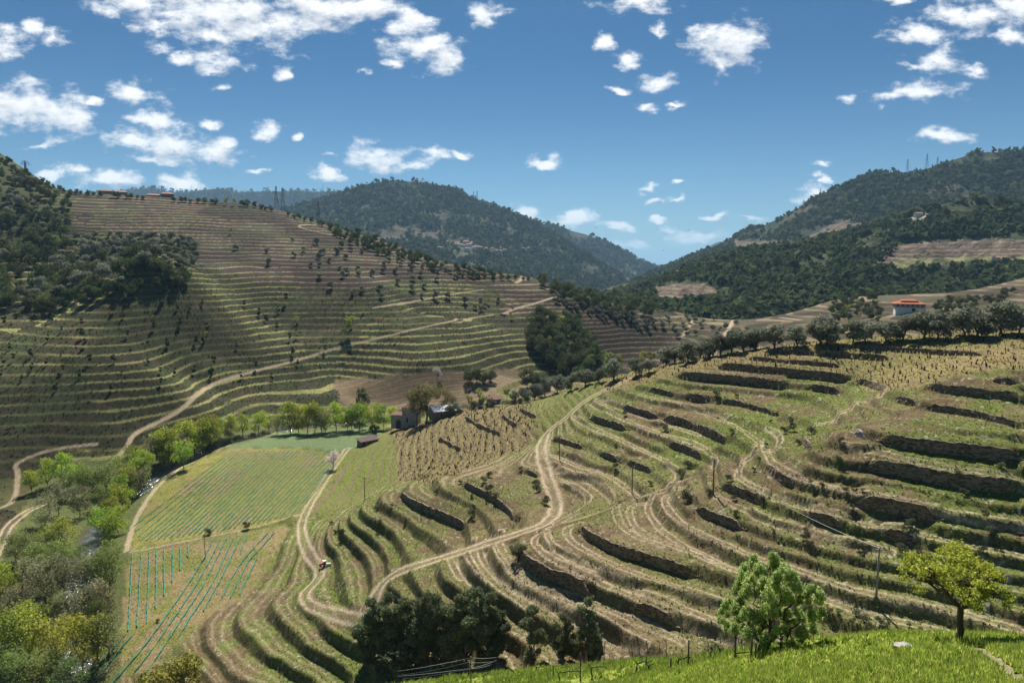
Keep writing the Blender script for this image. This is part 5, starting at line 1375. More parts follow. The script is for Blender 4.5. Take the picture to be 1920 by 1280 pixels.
def gable_roof(mb, w_, d_, z, rise, over=0.4, t=0.14):
    x, y = w_ / 2 + over, d_ / 2 + over
    V = [(-x,-y,z),(x,-y,z),(x,y,z),(-x,y,z),(-x,0,z+rise),(x,0,z+rise),(-x,-y,z-t),(x,-y,z-t),(x,y,z-t),(-x,y,z-t),(-x,0,z+rise-t),(x,0,z+rise-t)]
    return mb.add(V, [(0,1,5,4),(2,3,4,5),(7,6,10,11),(9,8,11,10),(0,6,7,1),(2,8,9,3),(0,4,10,6),(4,3,9,10),(1,7,11,5),(5,11,8,2)])


def gable_walls(mb, w_, d_, z0, z1, rise):
    x, y = w_ / 2, d_ / 2; r_ = rise * y / (y + 0.4)
    V = [(-x,-y,z0),(x,-y,z0),(x,y,z0),(-x,y,z0),(-x,-y,z1),(x,-y,z1),(x,y,z1),(-x,y,z1),(-x,0,z1+r_),(x,0,z1+r_)]
    return mb.add(V, [(0,3,2,1),(0,1,5,4),(1,2,6,9,5),(2,3,7,6),(3,0,4,8,7),(4,5,9,8),(6,7,8,9)])


def window(e, x, z, y, w_=0.9, h_=1.2, name='window'):
    f = MB(); f.box((x, y, z + h_ / 2 + 0.06), (w_ + 0.2, 0.10, 0.12)); f.box((x, y, z - h_ / 2 - 0.06), (w_ + 0.2, 0.14, 0.12))
    f.box((x - w_ / 2 - 0.05, y, z), (0.10, 0.10, h_)); f.box((x + w_ / 2 + 0.05, y, z), (0.10, 0.10, h_))
    fr = f.build(name, M_frame, e); MB().box((x, y + 0.01, z), (w_, 0.05, h_)).build('pane', M_glass, fr)


def facing(p, turn=0.0): return -math.atan2(p.x, p.y) + turn


# red roofed house on its mound
p = pick(1703, 586, 330); e = empty('house', (p.x, p.y, p.z + 0.4), facing(p, 0.12)); e.scale = (1.0, 1.0, 0.80)
k = math.hypot(p.x, p.y) / FPX; W = 43 * k; D_ = W * 0.8
MB().box((0, 0, 0.9), (W - 1.2, D_ - 1.2, 6.6)).build('lower_wall', M_plaster, e)
MB().box((0, 0, 5.6), (W, D_, 2.8)).build('upper_wall', M_pinkpl, e)
rf = hip_roof(MB(), W, D_, 7.0, 2.2, 0.9).build('roof', M_tile, e)
c2 = MB(); c2.box((0, 0, 8.8), (W * 0.5, D_ * 0.45, 0.9)); c2.build('roof_lantern', M_pinkpl, rf)
hip_roof(MB(), W * 0.5, D_ * 0.45, 9.25, 1.5, 0.7).build('upper_roof', M_tile, rf)
for i in range(6): window(e, -W * 0.40 + i * W * 0.16, 5.75, -D_ / 2 - 0.03, 1.3, 1.5)
window(e, W * 0.12, 2.3, -D_ / 2 + 0.57, 1.9, 2.4); window(e, W * 0.34, 1.6, -D_ / 2 + 0.57, 1.2, 1.2)
MB().box((-W * 0.46, -D_ * 0.35, 4.1), (2.2, 3.0, 0.2)).build('balcony', M_pinkpl, e)
tag(e, 'white and pink house with a two tiered orange tile roof beyond the ridge', 'house')

# tower house with its lower wing
p = pick(770, 801, 200); e = empty('tower_house', (p.x, p.y + 3.0, p.z - 0.6), facing(p, -0.25))
k = math.hypot(p.x, p.y) / FPX; W = 30 * k; Hh = 7.6
MB().box((0, 0, Hh / 2 - 0.5), (W, W * 0.9, Hh + 1)).build('wall', M_rubble, e)
pa = MB(); pa.box((0, 0, Hh + 0.25), (W + 0.4, W * 0.9 + 0.4, 0.5)); par = pa.build('parapet', M_rubble, e)
for i in range(6): MB().box((-W * 0.45 + i * W * 0.18, -W * 0.45 - 0.0, Hh + 0.85), (W * 0.11, 0.35, 0.7)).build('merlon', M_tilep, par)
hip_roof(MB(), W * 0.92, W * 0.8, Hh + 0.55, 1.9, 0.0).build('roof', M_tilep, e)
window(e, -W * 0.18, Hh * 0.45, -W * 0.45 - 0.03, 0.8, 2.0)
MB().box((-W * 0.88, 0.5, 2.3), (W * 0.78, W * 0.7, 5.6)).build('wing_wall', M_rubble, e)
m = MB(); hip_roof(m, W * 0.78, W * 0.7, 5.1, 1.1, 0.35); wr = m.build('wing_roof', M_tilep, e); wr.location = (-W * 0.88, 0.5, 0)
MB().box((-W * 0.80, 0.5 - W * 0.35 - 0.04, 0.9), (2.0, 0.12, 3.0)).build('archway', M_glass, e)  # dark panels, here and for the head, stand in for the shaded opening
MB().tube([(-W * 0.80, 0.5 - W * 0.35 - 0.05, 2.3), (-W * 0.80, 0.5 - W * 0.35 + 0.05, 2.3)], 1.0, 16).build('arch_head', M_glass, e)
tag(e, 'rubble stone tower house with crenels and a lower tiled wing', 'house')

# barn with the white metal roof
p = pick(832, 784, 200); e = empty('barn', (p.x, p.y + 4, p.z - 0.4), facing(p, 0.35))
MB_w = 11.0
gable_walls(MB(), MB_w, 6.0, -1.0, 3.0, 1.5).build('wall', M_brownpl, e); gable_roof(MB(), MB_w, 6.0, 3.05, 1.6).build('roof', M_sheet, e)
MB().box((2.2, -3.03, 1.0), (1.6, 0.1, 2.0)).build('door', M_wood, e); window(e, -2.5, 1.6, -3.03)
tag(e, 'brown barn with a bright white metal roof behind the vineyard crest', 'barn')
# cottage
p = pick(927, 758, 200); e = empty('cottage', (p.x, p.y + 3, p.z - 0.3), facing(p, 0.2))
gable_walls(MB(), 7.2, 4.6, -1.0, 2.6, 1.3).build('wall', M_greypl, e); rf = gable_roof(MB(), 7.2, 4.6, 2.65, 1.4).build('roof', M_tilep, e)
MB().box((-2.6, 0.5, 4.1), (0.5, 0.5, 1.4)).build('chimney', M_greypl, rf); window(e, 1.2, 1.5, -2.33); MB().box((-1.2, -2.33, 0.7), (1.0, 0.08, 2.0)).build('door', M_wood, e)
tag(e, 'small grey cottage with a faded red tile roof among lime trees', 'cottage')
# low stone shed
p = pick(688, 834, 150); e = empty('stone_shed', (p.x, p.y + 1.5, p.z - 0.2), facing(p, 0.5))
MB().box((0, 0, 0.9), (7.5, 3.2, 2.0)).build('wall', M_stone, e)
V = [(-4.1,-2.0,1.75),(4.1,-2.0,1.75),(4.1,2.0,2.7),(-4.1,2.0,2.7),(-4.1,-2.0,1.95),(4.1,-2.0,1.95),(4.1,2.0,2.9),(-4.1,2.0,2.9)]
MB().add(V, [(0,3,2,1),(4,5,6,7),(0,1,5,4),(1,2,6,5),(2,3,7,6),(3,0,4,7)]).build('roof', M_darkroof, e)
MB().box((-2.4, -1.63, 0.8), (0.9, 0.08, 1.6)).build('door', M_glass, e)
tag(e, 'low stone shed with a sloping dark brown roof at the field corner', 'shed')


def crest_house(u, v, y, w_, h_, lab, roofs):
    q_ = at_y(u, v, y); z = base_h(q_[0], q_[1]) - 0.5
    e = empty('farmhouse', (q_[0], q_[1], float(z)), -math.atan2(q_[0], q_[1]))
    for (x0, ww, hh) in roofs:
        MB().box((x0, 0, hh / 2 - 0.8), (ww, 7, hh + 1.6)).build('wall', M_brownpl, e)
        m = MB(); hip_roof(m, ww, 7, hh, 1.9, 0.5); r_ = m.build('roof', M_tilep, e); r_.location = (x0, 0, 0)
    window(e, roofs[0][0], 2.4, -3.53, 1.1, 1.3); window(e, roofs[-1][0], 2.4, -3.53, 1.1, 1.3)
    tag(e, lab, 'farmhouse')


crest_house(301, 373, 722, 28, 6, 'long stone farmhouse on the hill crest with a taller right block', [(-6.5, 13, 4.6), (6.5, 12, 6.6)])
crest_house(213, 367, 700, 26, 6, 'farmhouse half hidden by trees near the left end of the hill crest', [(-7, 11, 5.4), (6, 12, 5.0)])


def pick_loft(Hh_, u, v):
    G, uu, vv = Hh_
    k = np.argmin((uu - u) ** 2 + (vv - v) ** 2); return G.reshape(-1, 3)[k]


vh = []
for kd in range(3):
    me_w = gable_walls(MB(), 11 + 2 * kd, 8, -4, 5 + kd, 1.8); me_r = gable_roof(MB(), 11 + 2 * kd, 8, 5.05 + kd, 2.2)
    a_ = me_w.build('wall', [M_plaster, M_greypl, M_plaster][kd]); b_ = me_r.build('roof', [M_tile, M_tilep, M_tilep][kd])
    vh.append((a_.data, b_.data)); bpy.data.objects.remove(a_); bpy.data.objects.remove(b_)
VIL = [(812,453),(819,453),(824,469),(850,456),(855,461),(859,457),(870,462),(875,457),(879,462),(883,459),(886,457),(877,469),(891,467),(897,467),(902,469),(906,469),(910,469),(916,474),(922,476),(925,470),(928,473),(932,472),(935,468),(938,474),(942,472),(948,471),(954,470),(938,480),(949,479),(980,469),(985,470),(991,468),(1001,469),(996,470),(965,488),(897,477),(837,456),(987,500),(862,462),(918,470)]
for i, (u, v) in enumerate(VIL):
    q_ = pick_loft(H2, u, v); e = empty('village_house', q_, (i * 1.3) % 0.9 - 0.45); s_ = 1.0 + 0.25 * ((i * 7) % 5) / 4; e.scale = (s_, s_, s_)
    w_, r_ = vh[i % 3]; link_mesh('wall', w_, e); link_mesh('roof', r_, e)
    lab = 'small pale house with a reddish roof in the distant mountain village'
    if i == 0: lab = 'long pale building at the left start of the mountain village'
    if i == 2: lab = 'bright house standing alone below the left end of the village'
    if i == 37: lab = 'single pale building far below the mountain village'
    tag(e, lab, 'house', 'houses of the mountain village')
for (Hx, u, v, lab, kd) in [(H5, 1553, 431, 'orange roofed building at the edge of the wood on the right mountain', 0), (H6, 1722, 406, 'pale building on the clearing of the right wooded hill', 2), (H6, 1275, 514, 'tiny white building at the tip of the right wooded hill', 2), (H6, 1872, 490, 'white house half hidden in dark trees on the right vineyard hill', 2), (H6, 1880, 492, 'small grey house beside the white one on the vineyard hill', 1), (H6, 1640, 544, 'pale ruin among the trees left of the vineyard hill', 1)]:
    q_ = pick_loft(Hx, u, v); e = empty('far_house', q_, 0.2); e.scale = (0.75, 0.75, 0.65)
    link_mesh('wall', vh[kd][0], e); link_mesh('roof', vh[kd][1], e); tag(e, lab, 'house')

# ---- lattice pylons
def pylon_parts(h, arms, w0):
    m = MB(); w1 = w0 * 0.16; nseg = 6
    def cor(f): q_ = (w0 * (1 - f) ** 1.2 + w1) / 2; return [(-q_,-q_,h*f),(q_,-q_,h*f),(q_,q_,h*f),(-q_,q_,h*f)]
    lv = [cor(i / nseg) for i in range(nseg + 1)]
    for k in range(4): m.tube([l[k] for l in lv], 0.26, 4)
    for i in range(nseg):
        for k in range(4):
            m.tube([lv[i][k], lv[i + 1][(k + 1) % 4]], 0.13, 4); m.tube([lv[i][(k + 1) % 4], lv[i + 1][k]], 0.08, 4)
    A_ = []
    for (f, half) in arms:
        a_ = MB(); z = h * f
        for s_ in (-1, 1):
            a_.tube([(0, -0.4, z + 0.9), (s_ * half, 0, z)], 0.10, 4); a_.tube([(0, 0.4, z + 0.9), (s_ * half, 0, z)], 0.10, 4); a_.tube([(0, 0, z - 0.3), (s_ * half, 0, z)], 0.12, 4)
        A_.append(a_)
    return m, A_


def pylon(pos, h, lab, arms, rz=0.3, group=None):
    e = empty('pylon', pos, rz); b_, A_ = pylon_parts(h, arms, h * 0.17)
    b_.build('lattice_mast', M_steel, e)
    for a_ in A_: a_.build('crossarm', M_steel, e)
    tag(e, lab, 'pylon', group)


def on_h(u, y):
    d = pix_dir(u, 400); x = d[0] / d[1] * y; return (x, y, float(base_h(x, y)) - 0.5)


q_ = on_h(519, 775); pylon(q_, (q_[1] * math.tan(math.atan((640 - 349) / 1280) - PITCH)) - q_[2], 'left mast of the twin pylon behind the hill crest', [(0.78, 4.0), (0.55, 6.5)])
q_ = on_h(531, 775); pylon(q_, (q_[1] * math.tan(math.atan((640 - 352) / 1280) - PITCH)) - q_[2], 'right mast of the twin pylon behind the hill crest', [(0.76, 4.0), (0.53, 6.5)])
q_ = on_h(597, 775); pylon(q_, (q_[1] * math.tan(math.atan((640 - 379) / 1280) - PITCH)) - q_[2], 'short wide armed pylon right of the twin pylon', [(0.80, 8.0)])
q_ = on_h(54, 690); pylon(q_, (q_[1] * math.tan(math.atan((640 - 302) / 1280) - PITCH)) - q_[2], 'pylon on the high left shoulder against the clouds', [(0.95, 3), (0.8, 4), (0.65, 5)])
for (Hx, u, v, hp, lab) in [(H5, 1700, 326, 24, 'left of the two tall pylons on the right mountain ridge'), (H5, 1737, 317, 25, 'tallest pylon on the right mountain ridge'), (H5, 1757, 309, 13, 'short pylon right of the tallest ridge pylon'), (H5, 1537, 371, 16, 'pylon in front of the small cloud on the falling right ridge'), (H5, 1505, 386, 10, 'lowest little pylon on the falling right ridge'),
                            (H2, 889, 375, 15, 'left of the twin masts on the central mountain shoulder'), (H2, 894, 376, 17, 'right of the twin masts on the central mountain shoulder'),
                            (H1, 357, 357, 9, 'leftmost tiny mast on the far blue ridge'), (H1, 442, 360, 10, 'tiny mast left of the twin pylon on the far blue ridge'), (H1, 501, 359, 11, 'tiny mast just left of the twin pylon tops'), (H1, 545, 358, 9, 'tiny mast just right of the twin pylon tops'), (H1, 606, 359, 12, 'rightmost tiny mast on the far blue ridge')]:
    q_ = pick_loft(Hx, u, v); pylon(q_, hp * 1.1 * q_[1] / FPX, lab, [(0.92, 3.0), (0.78, 4.2), (0.64, 5.0)], 0.4)

# ---- trellis below the knoll: posts, wires and gnarled vines
POSTS = [(1133,1196,1236,'post with a forked shadow left of the two hooked vines'),(1088,1222,1277,'tall dark post in front of the lone evergreens'),(994,1230,1245,'post directly under the narrow evergreen'),(1029,1267,1278,'very short post stub near the bottom edge'),(1037,1247,1273,'thin post right of the short stub'),(883,1229,1279,'thick pale post where three wires meet'),(878,1237,1270,'pale post close beside the thick one'),
 (1211,1229,1251,'short post between two arching vines'),(1236,1186,1235,'tallest slim post above the vine rows'),(1249,1203,1227,'thin distant post right of the tallest slim post'),(1257,1232,1260,'post standing low in the bright grass'),(1290,1198,1252,'tall post with a vine arm crossing it'),(1332,1219,1240,'short thin post left of the pale shrub'),(1378,1187,1236,'post at the left foot of the feathery tree'),(1408,1187,1237,'left of the two posts under the feathery tree'),(1416,1204,1237,'right of the two posts under the feathery tree'),
 (737,1259,1281,'leftmost post at the bottom edge under the grey shrub'),(755,1262,1281,'second post from the left at the bottom edge'),(832,1266,1281,'short dark post at the bottom edge'),(812,1255,1267,'left of two small far posts behind the wires'),(820,1254,1267,'right of two small far posts behind the wires'),(924,1238,1252,'small post near the right end of the wires'),(934,1231,1243,'end post of the wires')]
ptop = {}
for (u, vt, vb, lab) in POSTS:
    p = pick(u, vb)
    if p is None: continue
    h = (vb - vt) * fwd(p) / FPX * 1.03
    if h > 2.6: h = 2.4
    r_ = 0.055 if u in (883, 878) else 0.042
    e = empty('trellis_post', p); MB().tube([(0, 0, -0.4), (0, 0, h - 0.05)], [r_ * 1.05, r_ * .95], 7).build('stake', M_wood, e, True)
    MB().tube([(0, 0, h - 0.05), (0, 0, h)], [r_ * 1.1, r_ * .8], 7).build('cap', M_concrete if r_ > 0.05 else M_wood, e)
    tag(e, lab, 'post', 'trellis posts'); ptop[u] = (p, h)


def wire(us, f, lab):
    pts = []
    for a, b_ in zip(us[:-1], us[1:]):
        (p, h), (q_, g) = ptop[a], ptop[b_]
        A3 = Vector((p.x, p.y, p.z + h * f)); B3 = Vector((q_.x, q_.y, q_.z + g * f))
        pts += [tuple(A3.lerp(B3, k / 6) - Vector((0, 0, 0.12 * 4 * (k / 6) * (1 - k / 6)))) for k in range(6)]
    pts.append(tuple(B3)); tag(MB().tube(pts, 0.016, 4).build('trellis_wire', M_wire), lab, 'wire', 'trellis wires')


wire([737, 883, 934, 994], 0.95, 'top trellis wire running from the bottom edge past the thick pale post')
wire([737, 883, 934], 0.55, 'lower trellis wire below the top one')
wire([755, 878, 924], 0.9, 'upper wire of the second trellis row')
wire([755, 878, 924], 0.5, 'lower wire of the second trellis row')
VINES = [[(1192,1263),(1195,1246),(1225,1243)],[(1221,1262),(1214,1248),(1227,1243)],[(1269,1255),(1273,1239),(1297,1233)],[(1255,1236),(1245,1219),(1259,1216)],[(1376,1238),(1381,1227),(1414,1223)],[(1050,1279),(1047,1265),(1087,1258)],[(1110,1274),(1108,1255),(1137,1250)],[(966,1263),(956,1253),(950,1250)],[(1144,1240),(1141,1226),(1156,1224)],[(905,1277),(907,1264),(918,1260)],[(1351,1231),(1348,1218),(1356,1216)],[(1281,1232),(1278,1222),(1290,1219)],[(1070,1240),(1066,1233),(1074,1231)],[(1008,1262),(1006,1250),(1020,1247)]]
VLAB = ['gnarled vine arching right between two short posts','small vine bowing left beside the short post','hooked vine whose arm crosses the tall post','twisted vine left of the low post','long armed vine under the feathery tree','lowest gnarled vine bent along the bottom edge','hooked vine right of the dark post','fallen looking vine below the evergreens','small forked vine right of the forked shadow post','little vine near the thick pale post','small vine near the pale grey shrub','thin vine above the hooked one','tiny vine above the dark post','small vine under the narrow evergreen']
for pts, lab in zip(VINES, VLAB):
    p = pick(*pts[0])
    if p is None: continue
    dd = fwd(p) / FPX
    rg = np.random.default_rng(pts[0][0]); P3 = [Vector((0, 0, -0.15))]
    prev = Vector((0, 0, 0)); P3.append(prev)
    for (u, v) in pts[1:]:
        tg = Vector(((u - pts[0][0]) * dd, rg.normal() * 0.1, (pts[0][1] - v) * dd * 1.1))
        for k in (1, 2, 3): P3.append(prev.lerp(tg, k / 3) + Vector(rg.normal(size=3) * 0.03))
        prev = tg
    n = len(P3); e = empty('vine_stock', p)
    MB().tube([tuple(q_) for q_ in P3], list(np.linspace(0.055, 0.022, n)), 6).build('stem', M_vine, e, True)
    MB().tube([tuple(P3[n // 2]), tuple(P3[n // 2] + Vector((-0.2, 0.1, 0.25)))], [0.022, 0.010], 5).build('spur', M_vine, e)
    tag(e, lab, 'vine', 'gnarled vines by the trellis')

# bare stocks on the golden slope and in the nose vineyard: the largest ones singly, the rest as one mass
def stock_mesh(rg):
    m = MB(); top = (rg.normal() * 0.08, rg.normal() * 0.08, 0.62)
    m.tube([(0, 0, -0.15), (0.04, 0.02, 0.3), top], [0.075, 0.06, 0.05], 5); return m


sp = []
for poly, cnt, rm in ((GOLD, 240, 100), (VINE_N, 60, 150)):
    for (u, v) in scatter(poly, cnt, 7, rgs):
        p = pick(u, v, rm)
        if p is not None and p.y < 230: sp.append(p)
base_stock = [stock_mesh(np.random.default_rng(i)).build('bare_vine', M_vine) for i in range(4)]
for o_ in base_stock: COL.objects.unlink(o_)
for i, p in enumerate(sp[:296]):
    o_ = link_mesh('bare_vine', base_stock[i % 4].data); o_.location = p; o_.rotation_euler = (0, 0, i * 1.7); s_ = 0.9 + 0.5 * ((i * 37) % 10) / 10; o_.scale = (s_, s_, s_)
    tag(o_, 'bare knee high vine stock on the golden vineyard slopes', 'vine', 'bare vines of the golden slopes')
rowv = (vineN * (1 - road_f) * (1 - wallm) * sstep(-0.1, -0.8, ridge) + 0.6 * gold * (1 - wallm) * sstep(0.0, -0.8, ridge_g))
tufts('vines', 5200, rgw, 100, 280, 0.62, lambda i, j, r: rowv[i, j] * 0.9, lambda i, j, m, rg: np.array([[0.05, 0.04, 0.028]]) * (0.6 + 0.7 * rg.random((m, 1))), M_dark, 4, 0.25, math.radians(-16), math.radians(38), 1.0)
tufts('vineyard_grass', 16000, rgw, 100, 280, 0.34, lambda i, j, r: np.maximum(vineN, gold)[i, j] * (1 - wallm[i, j]) * (0.2 + 0.8 * (np.where(vineN[i, j] > .5, ridge[i, j], ridge_g[i, j]) > 0)) * 0.9, lambda i, j, m, rg: np.array([[0.22, 0.178, 0.076]]) * (0.6 + 0.6 * rg.random((m, 1))), M_leaf, 6, 0.7, math.radians(-16), math.radians(38), 0.6)

# ---- tractor at the bend of the lower track
p = pick(606, 1062); e = empty('tractor', (p.x, p.y, p.z + 0.05), facing(p, 0.25)); e.scale = (0.5, 0.5, 0.5)
MB().box((-0.7, 0, 1.15), (1.7, 0.8, 0.7), taper=0.92).build('bonnet', M_red, e)
MB().box((0.6, 0, 0.95), (1.3, 0.9, 0.5)).build('chassis', M_rubber, e)
MB().box((0.55, 0, 2.45), (1.5, 1.3, 0.14)).build('canopy', M_white, e)
for sx in (-0.05, 1.15):
    for sy in (-0.55, 0.55): MB().tube([(sx, sy, 1.1), (sx, sy, 2.4)], 0.035, 5).build('canopy_post', M_rubber, e)
for (x_, y_, r_, w_) in [(-1.2, -0.7, 0.42, 0.28), (-1.2, 0.7, 0.42, 0.28), (0.8, -0.8, 0.72, 0.42), (0.8, 0.8, 0.72, 0.42)]:
    wh = empty('wheel', (x_, y_, r_)); wh.parent = e
    MB().tube([(0, -w_ / 2, 0), (0, w_ / 2, 0)], r_, 18).build('tyre', M_rubber, wh, False); MB().tube([(0, -w_ / 2 - 0.02, 0), (0, w_ / 2 + 0.02, 0)], r_ * 0.5, 14).build('rim', M_white, wh)
MB().box((0.7, 0, 1.35), (0.5, 0.5, 0.3)).build('seat', M_rubber, e)
tag(e, 'small red tractor with a white canopy beside the bend of the lower track', 'tractor')
p = pick(616, 1060); e = empty('water_tank', (p.x, p.y, p.z + 0.3), 0.3); e.scale = (0.65, 0.65, 0.65)
MB().tube([(-0.8, 0, 0), (-0.7, 0, 0), (0.7, 0, 0), (0.8, 0, 0)], [0.3, 0.45, 0.45, 0.3], 14).build('drum', M_white, e, False); m = MB(); m.box((-0.4, 0, -0.45), (0.12, 0.7, 0.2)); m.build('cradle', M_rubber, e)
tag(e, 'white water drum lying right of the red tractor', 'tank')
# flat pale stone in the knoll grass, brush heaps and single bushes
p = pick(1692, 1218); rg = np.random.default_rng(4)
th = np.linspace(0, 2 * np.pi, 13)[:-1]; rad_ = 0.20 + 0.06 * rg.random(12)
V = [(math.cos(a) * r_ * 1.35, math.sin(a) * r_, -0.05) for a, r_ in zip(th, rad_)] + [(math.cos(a) * r_ * 1.25, math.sin(a) * r_ * 0.92, 0.16 + 0.03 * rg.random()) for a, r_ in zip(th, rad_)]
F = [(i, (i + 1) % 12, 12 + (i + 1) % 12, 12 + i) for i in range(12)] + [tuple(range(12, 24))]
o_ = MB().add(V, F).build('flat_stone', M_slab); o_.location = p; tag(o_, 'pale flat stone lying in the bright grass left of the fruit tree', 'stone')
for (u, v, hp, lab) in [(462,991,12,'dark brush heap on the field divide, the right one'),(391,1003,12,'dark brush heap on the field divide, the left one'),(1024,945,14,'dark round bush on the inner bend of the dirt track'),(1288,940,20,'grey green bush at the left end of an overgrown wall'),(972,1050,26,'ivy covered bush at the left end of the dark wall'),(296,1166,6,'tiny dark bush between teal rows'),(1585,928,10,'dark bush on the small wall block')]:
    plant_px('shrub', u, v, hp, lab, cat='bush', name='bush', squash=1.2)

# ---- fruit tree on the knoll
M_fruit = leaf_material('fruit_leaves', 0.5, 0.0)
p = pick(1800, 1201); e = empty('fruit_tree', p, facing(p)); k = fwd(p) / FPX * 0.93
rg = np.random.default_rng(77)
def L3(du, dv, y=0.0): return np.array([(du - 12) * k if dv > 80 else du * k, y, -dv * k * 1.02])
bl = []
for q_ in range(95):
    a = rg.uniform(0, 2 * math.pi); r_ = math.sqrt(rg.random()); dx = math.cos(a) * r_; dy = math.sin(a) * r_
    top = 172 - 38 * dx * dx - 12 * (dx > .3); dv = rg.uniform(96 + 26 * (1 - r_), top) if rg.random() < 0.6 else top - rg.uniform(0, 14)
    c_ = np.array([(dx * 96 - 18) * k, dy * 1.5, dv * k * 1.02]); s_ = rg.uniform(0.16, 0.33)
    bl.append((c_[0], c_[1], c_[2], s_ * 1.15, s_ * 1.15, s_ * 0.8))
cm = crown_mesh('crown', bl, 9500, 0.064, (0.39, 0.47, 0.07), rg, M_fruit, 0.45, 0.15, (0.30, 0.36, 0.045), long=1.6)
link_mesh('crown', cm, e)
fork = L3(-3, -68); paths = [limb((0.02, 0, -0.4), fork, 0.12, 0.10, rg, 7, 0.02)]
for (a, b_, c_, r_) in [((-60,-105),(-95,-140),0,0.085),((-30,-95),(-62,-150),-.5,0.07),((14,-92),(22,-150),.3,0.085),((30,-98),(62,-130),-.2,0.07),((-14,-100),(-20,-160),.7,0.06),((10,-105),(40,-160),-.8,0.06),((-40,-110),(-80,-120),.7,0.05)]:
    m1 = L3(a[0], a[1], c_ * .5); m2 = L3(b_[0], b_[1], c_)
    paths.append(limb(fork, m1, r_, r_ * .75, rg, 5, 0.06)); paths.append(limb(m1, m2, r_ * .75, r_ * .3, rg, 5, 0.08))
    for q_ in range(16):
        t_ = m1 + (m2 - m1) * rg.uniform(0.0, 1.0); b2 = np.array(bl[rg.integers(len(bl))][:3]); b2 = t_ + (b2 - t_) * min(1.0, 0.9 / (np.linalg.norm(b2 - t_) + 1e-6)); paths.append(limb(t_, b2, r_ * .3, 0.007, rg, 5, 0.1))
V, F = tube_np(paths, 8); link_mesh('trunk', mesh_np('trunk', V, F, mat=M_bark), e)
tag(e, 'yellow green umbrella shaped fruit tree on the grassy knoll', 'tree')

# ---- feathery green tree left of the knoll
M_feather = leaf_material('feathery_leaves', 0.5, 0.0)
p = pick(1436, 1232, 30); e = empty('pepper_tree', p, facing(p)); k = fwd(p) / FPX
rg = np.random.default_rng(78)
bl = []
for (du, dv, y, r_) in [(0,-150,0,30),(-28,-142,.6,26),(30,-138,-.6,26),(-15,-122,-.9,30),(22,-118,.9,28),(-45,-112,0,26),(48,-112,.3,26),(72,-118,-.2,20),(82,-95,.2,20),(60,-85,-.8,24),(-55,-82,.6,26),(-70,-66,-.3,22),(-40,-70,-1.1,28),(0,-88,1.1,30),(5,-80,-1.3,32),(35,-62,1.0,26),(45,-52,-.5,24),(-25,-45,.3,26),(-62,-42,.2,20),(15,-38,-.9,24),(75,-68,.3,18),(-78,-50,.1,15)]:
    bl.append((du * k, y, -dv * k * 1.12, r_ * k, r_ * k, r_ * k * .85))
sub_ = []
for b_ in bl:
    for q_ in range(6):
        d_ = rg.normal(size=3); d_ /= np.linalg.norm(d_); r2 = b_[3] * rg.uniform(0.30, 0.52)
        sub_.append((b_[0] + d_[0] * b_[3] * .8, b_[1] + d_[1] * b_[3] * .8, b_[2] + d_[2] * b_[3] * .75, r2, r2, r2 * 1.1))
cm = crown_mesh('crown', sub_, 56000, 0.055, (0.40, 0.47, 0.14), rg, M_feather, 0.4, 0.15, (0.50, 0.57, 0.24), droop=0.5, long=2.4)
link_mesh('crown', cm, e)
paths = []
for s_ in range(5):
    b_ = bl[[0, 6, 9, 10, 13][s_]]; base = np.array([(-12 + s_ * 6) * k, 0, -0.4]); mid = base * 0.4 + np.array([b_[0] * .45, b_[1] * .4, b_[2] * .45])
    paths.append(limb(base, mid, 0.10, 0.07, rg, 5, 0.05)); paths.append(limb(mid, b_[:3], 0.07, 0.02, rg, 5, 0.06))
    for q_ in range(4):
        c_ = bl[rg.integers(len(bl))]; paths.append(limb(mid, c_[:3], 0.035, 0.010, rg, 5, 0.08))
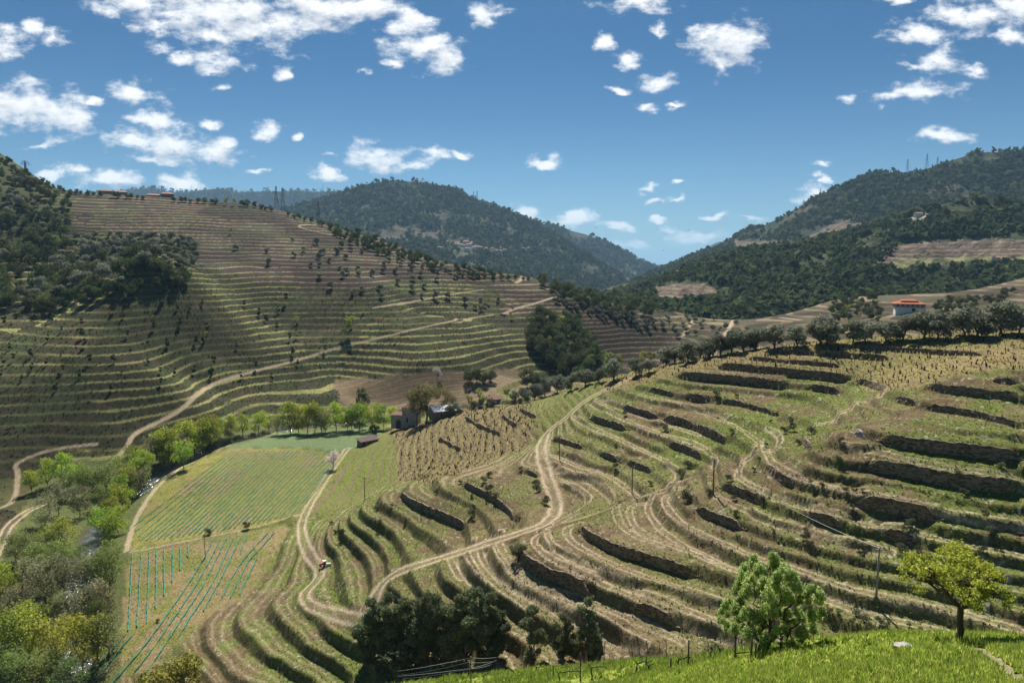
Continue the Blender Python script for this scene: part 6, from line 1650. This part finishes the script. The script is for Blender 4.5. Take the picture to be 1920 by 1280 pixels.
V, F = tube_np(paths, 6); link_mesh('trunk', mesh_np('trunk', V, F, mat=M_bark), e)
tag(e, 'feathery light green tree standing behind the trellis posts', 'tree')

# ---- birds
for i, (u, v) in enumerate([(1117,427),(1173,428),(1231,431),(1185,466),(1244,470),(1291,431)]):
    q_ = at_y(u, v, 260); e = empty('bird', q_, 0.7 * i)
    MB().tube([(-0.22, 0, 0), (0, 0, 0.01), (0.22, 0, 0), (0.34, 0, 0)], [0.02, 0.07, 0.05, 0.012], 6).build('body', M_rubber, e)
    for s_ in (-1, 1): MB().add([(-.06, 0, .02), (.12, 0, .02), (.10, s_ * .45, .12), (.02, s_ * .5, .13), (-.06, 0, .04), (.12, 0, .04), (.10, s_ * .45, .135), (.02, s_ * .5, .145)], [(0,1,2,3),(7,6,5,4),(0,4,5,1),(1,5,6,2),(2,6,7,3),(3,7,4,0)]).build('wing', M_rubber, e)
    tag(e, 'tiny dark bird gliding in the sky above the far valley gap', 'bird', 'birds over the valley')

# ------------------------------------------------------------------ air: haze over the whole valley
def box_mesh(name, lo, hi):
    x0, y0, z0 = lo; x1, y1, z1 = hi
    v = [(x0,y0,z0),(x1,y0,z0),(x1,y1,z0),(x0,y1,z0),(x0,y0,z1),(x1,y0,z1),(x1,y1,z1),(x0,y1,z1)]
    f = [(0,3,2,1),(4,5,6,7),(0,1,5,4),(1,2,6,5),(2,3,7,6),(3,0,4,7)]
    me = bpy.data.meshes.new(name); me.from_pydata(v, [], f); return me


HAZE_D = 0.00006
hz = link_mesh('haze', box_mesh('haze', (-48000, -3000, -127), (48000, 48000, 900)))
hm = bpy.data.materials.new('haze_air'); hm.use_nodes = True; t = hm.node_tree; t.nodes.clear()
ho = t.nodes.new('ShaderNodeOutputMaterial'); pv = t.nodes.new('ShaderNodeVolumePrincipled')
pv.inputs['Color'].default_value = (0.42, 0.72, 1.0, 1); pv.inputs['Density'].default_value = HAZE_D; pv.inputs['Anisotropy'].default_value = 0.1
t.links.new(pv.outputs[0], ho.inputs['Volume']); hz.data.materials.append(hm); tag(hz, kind='stuff')
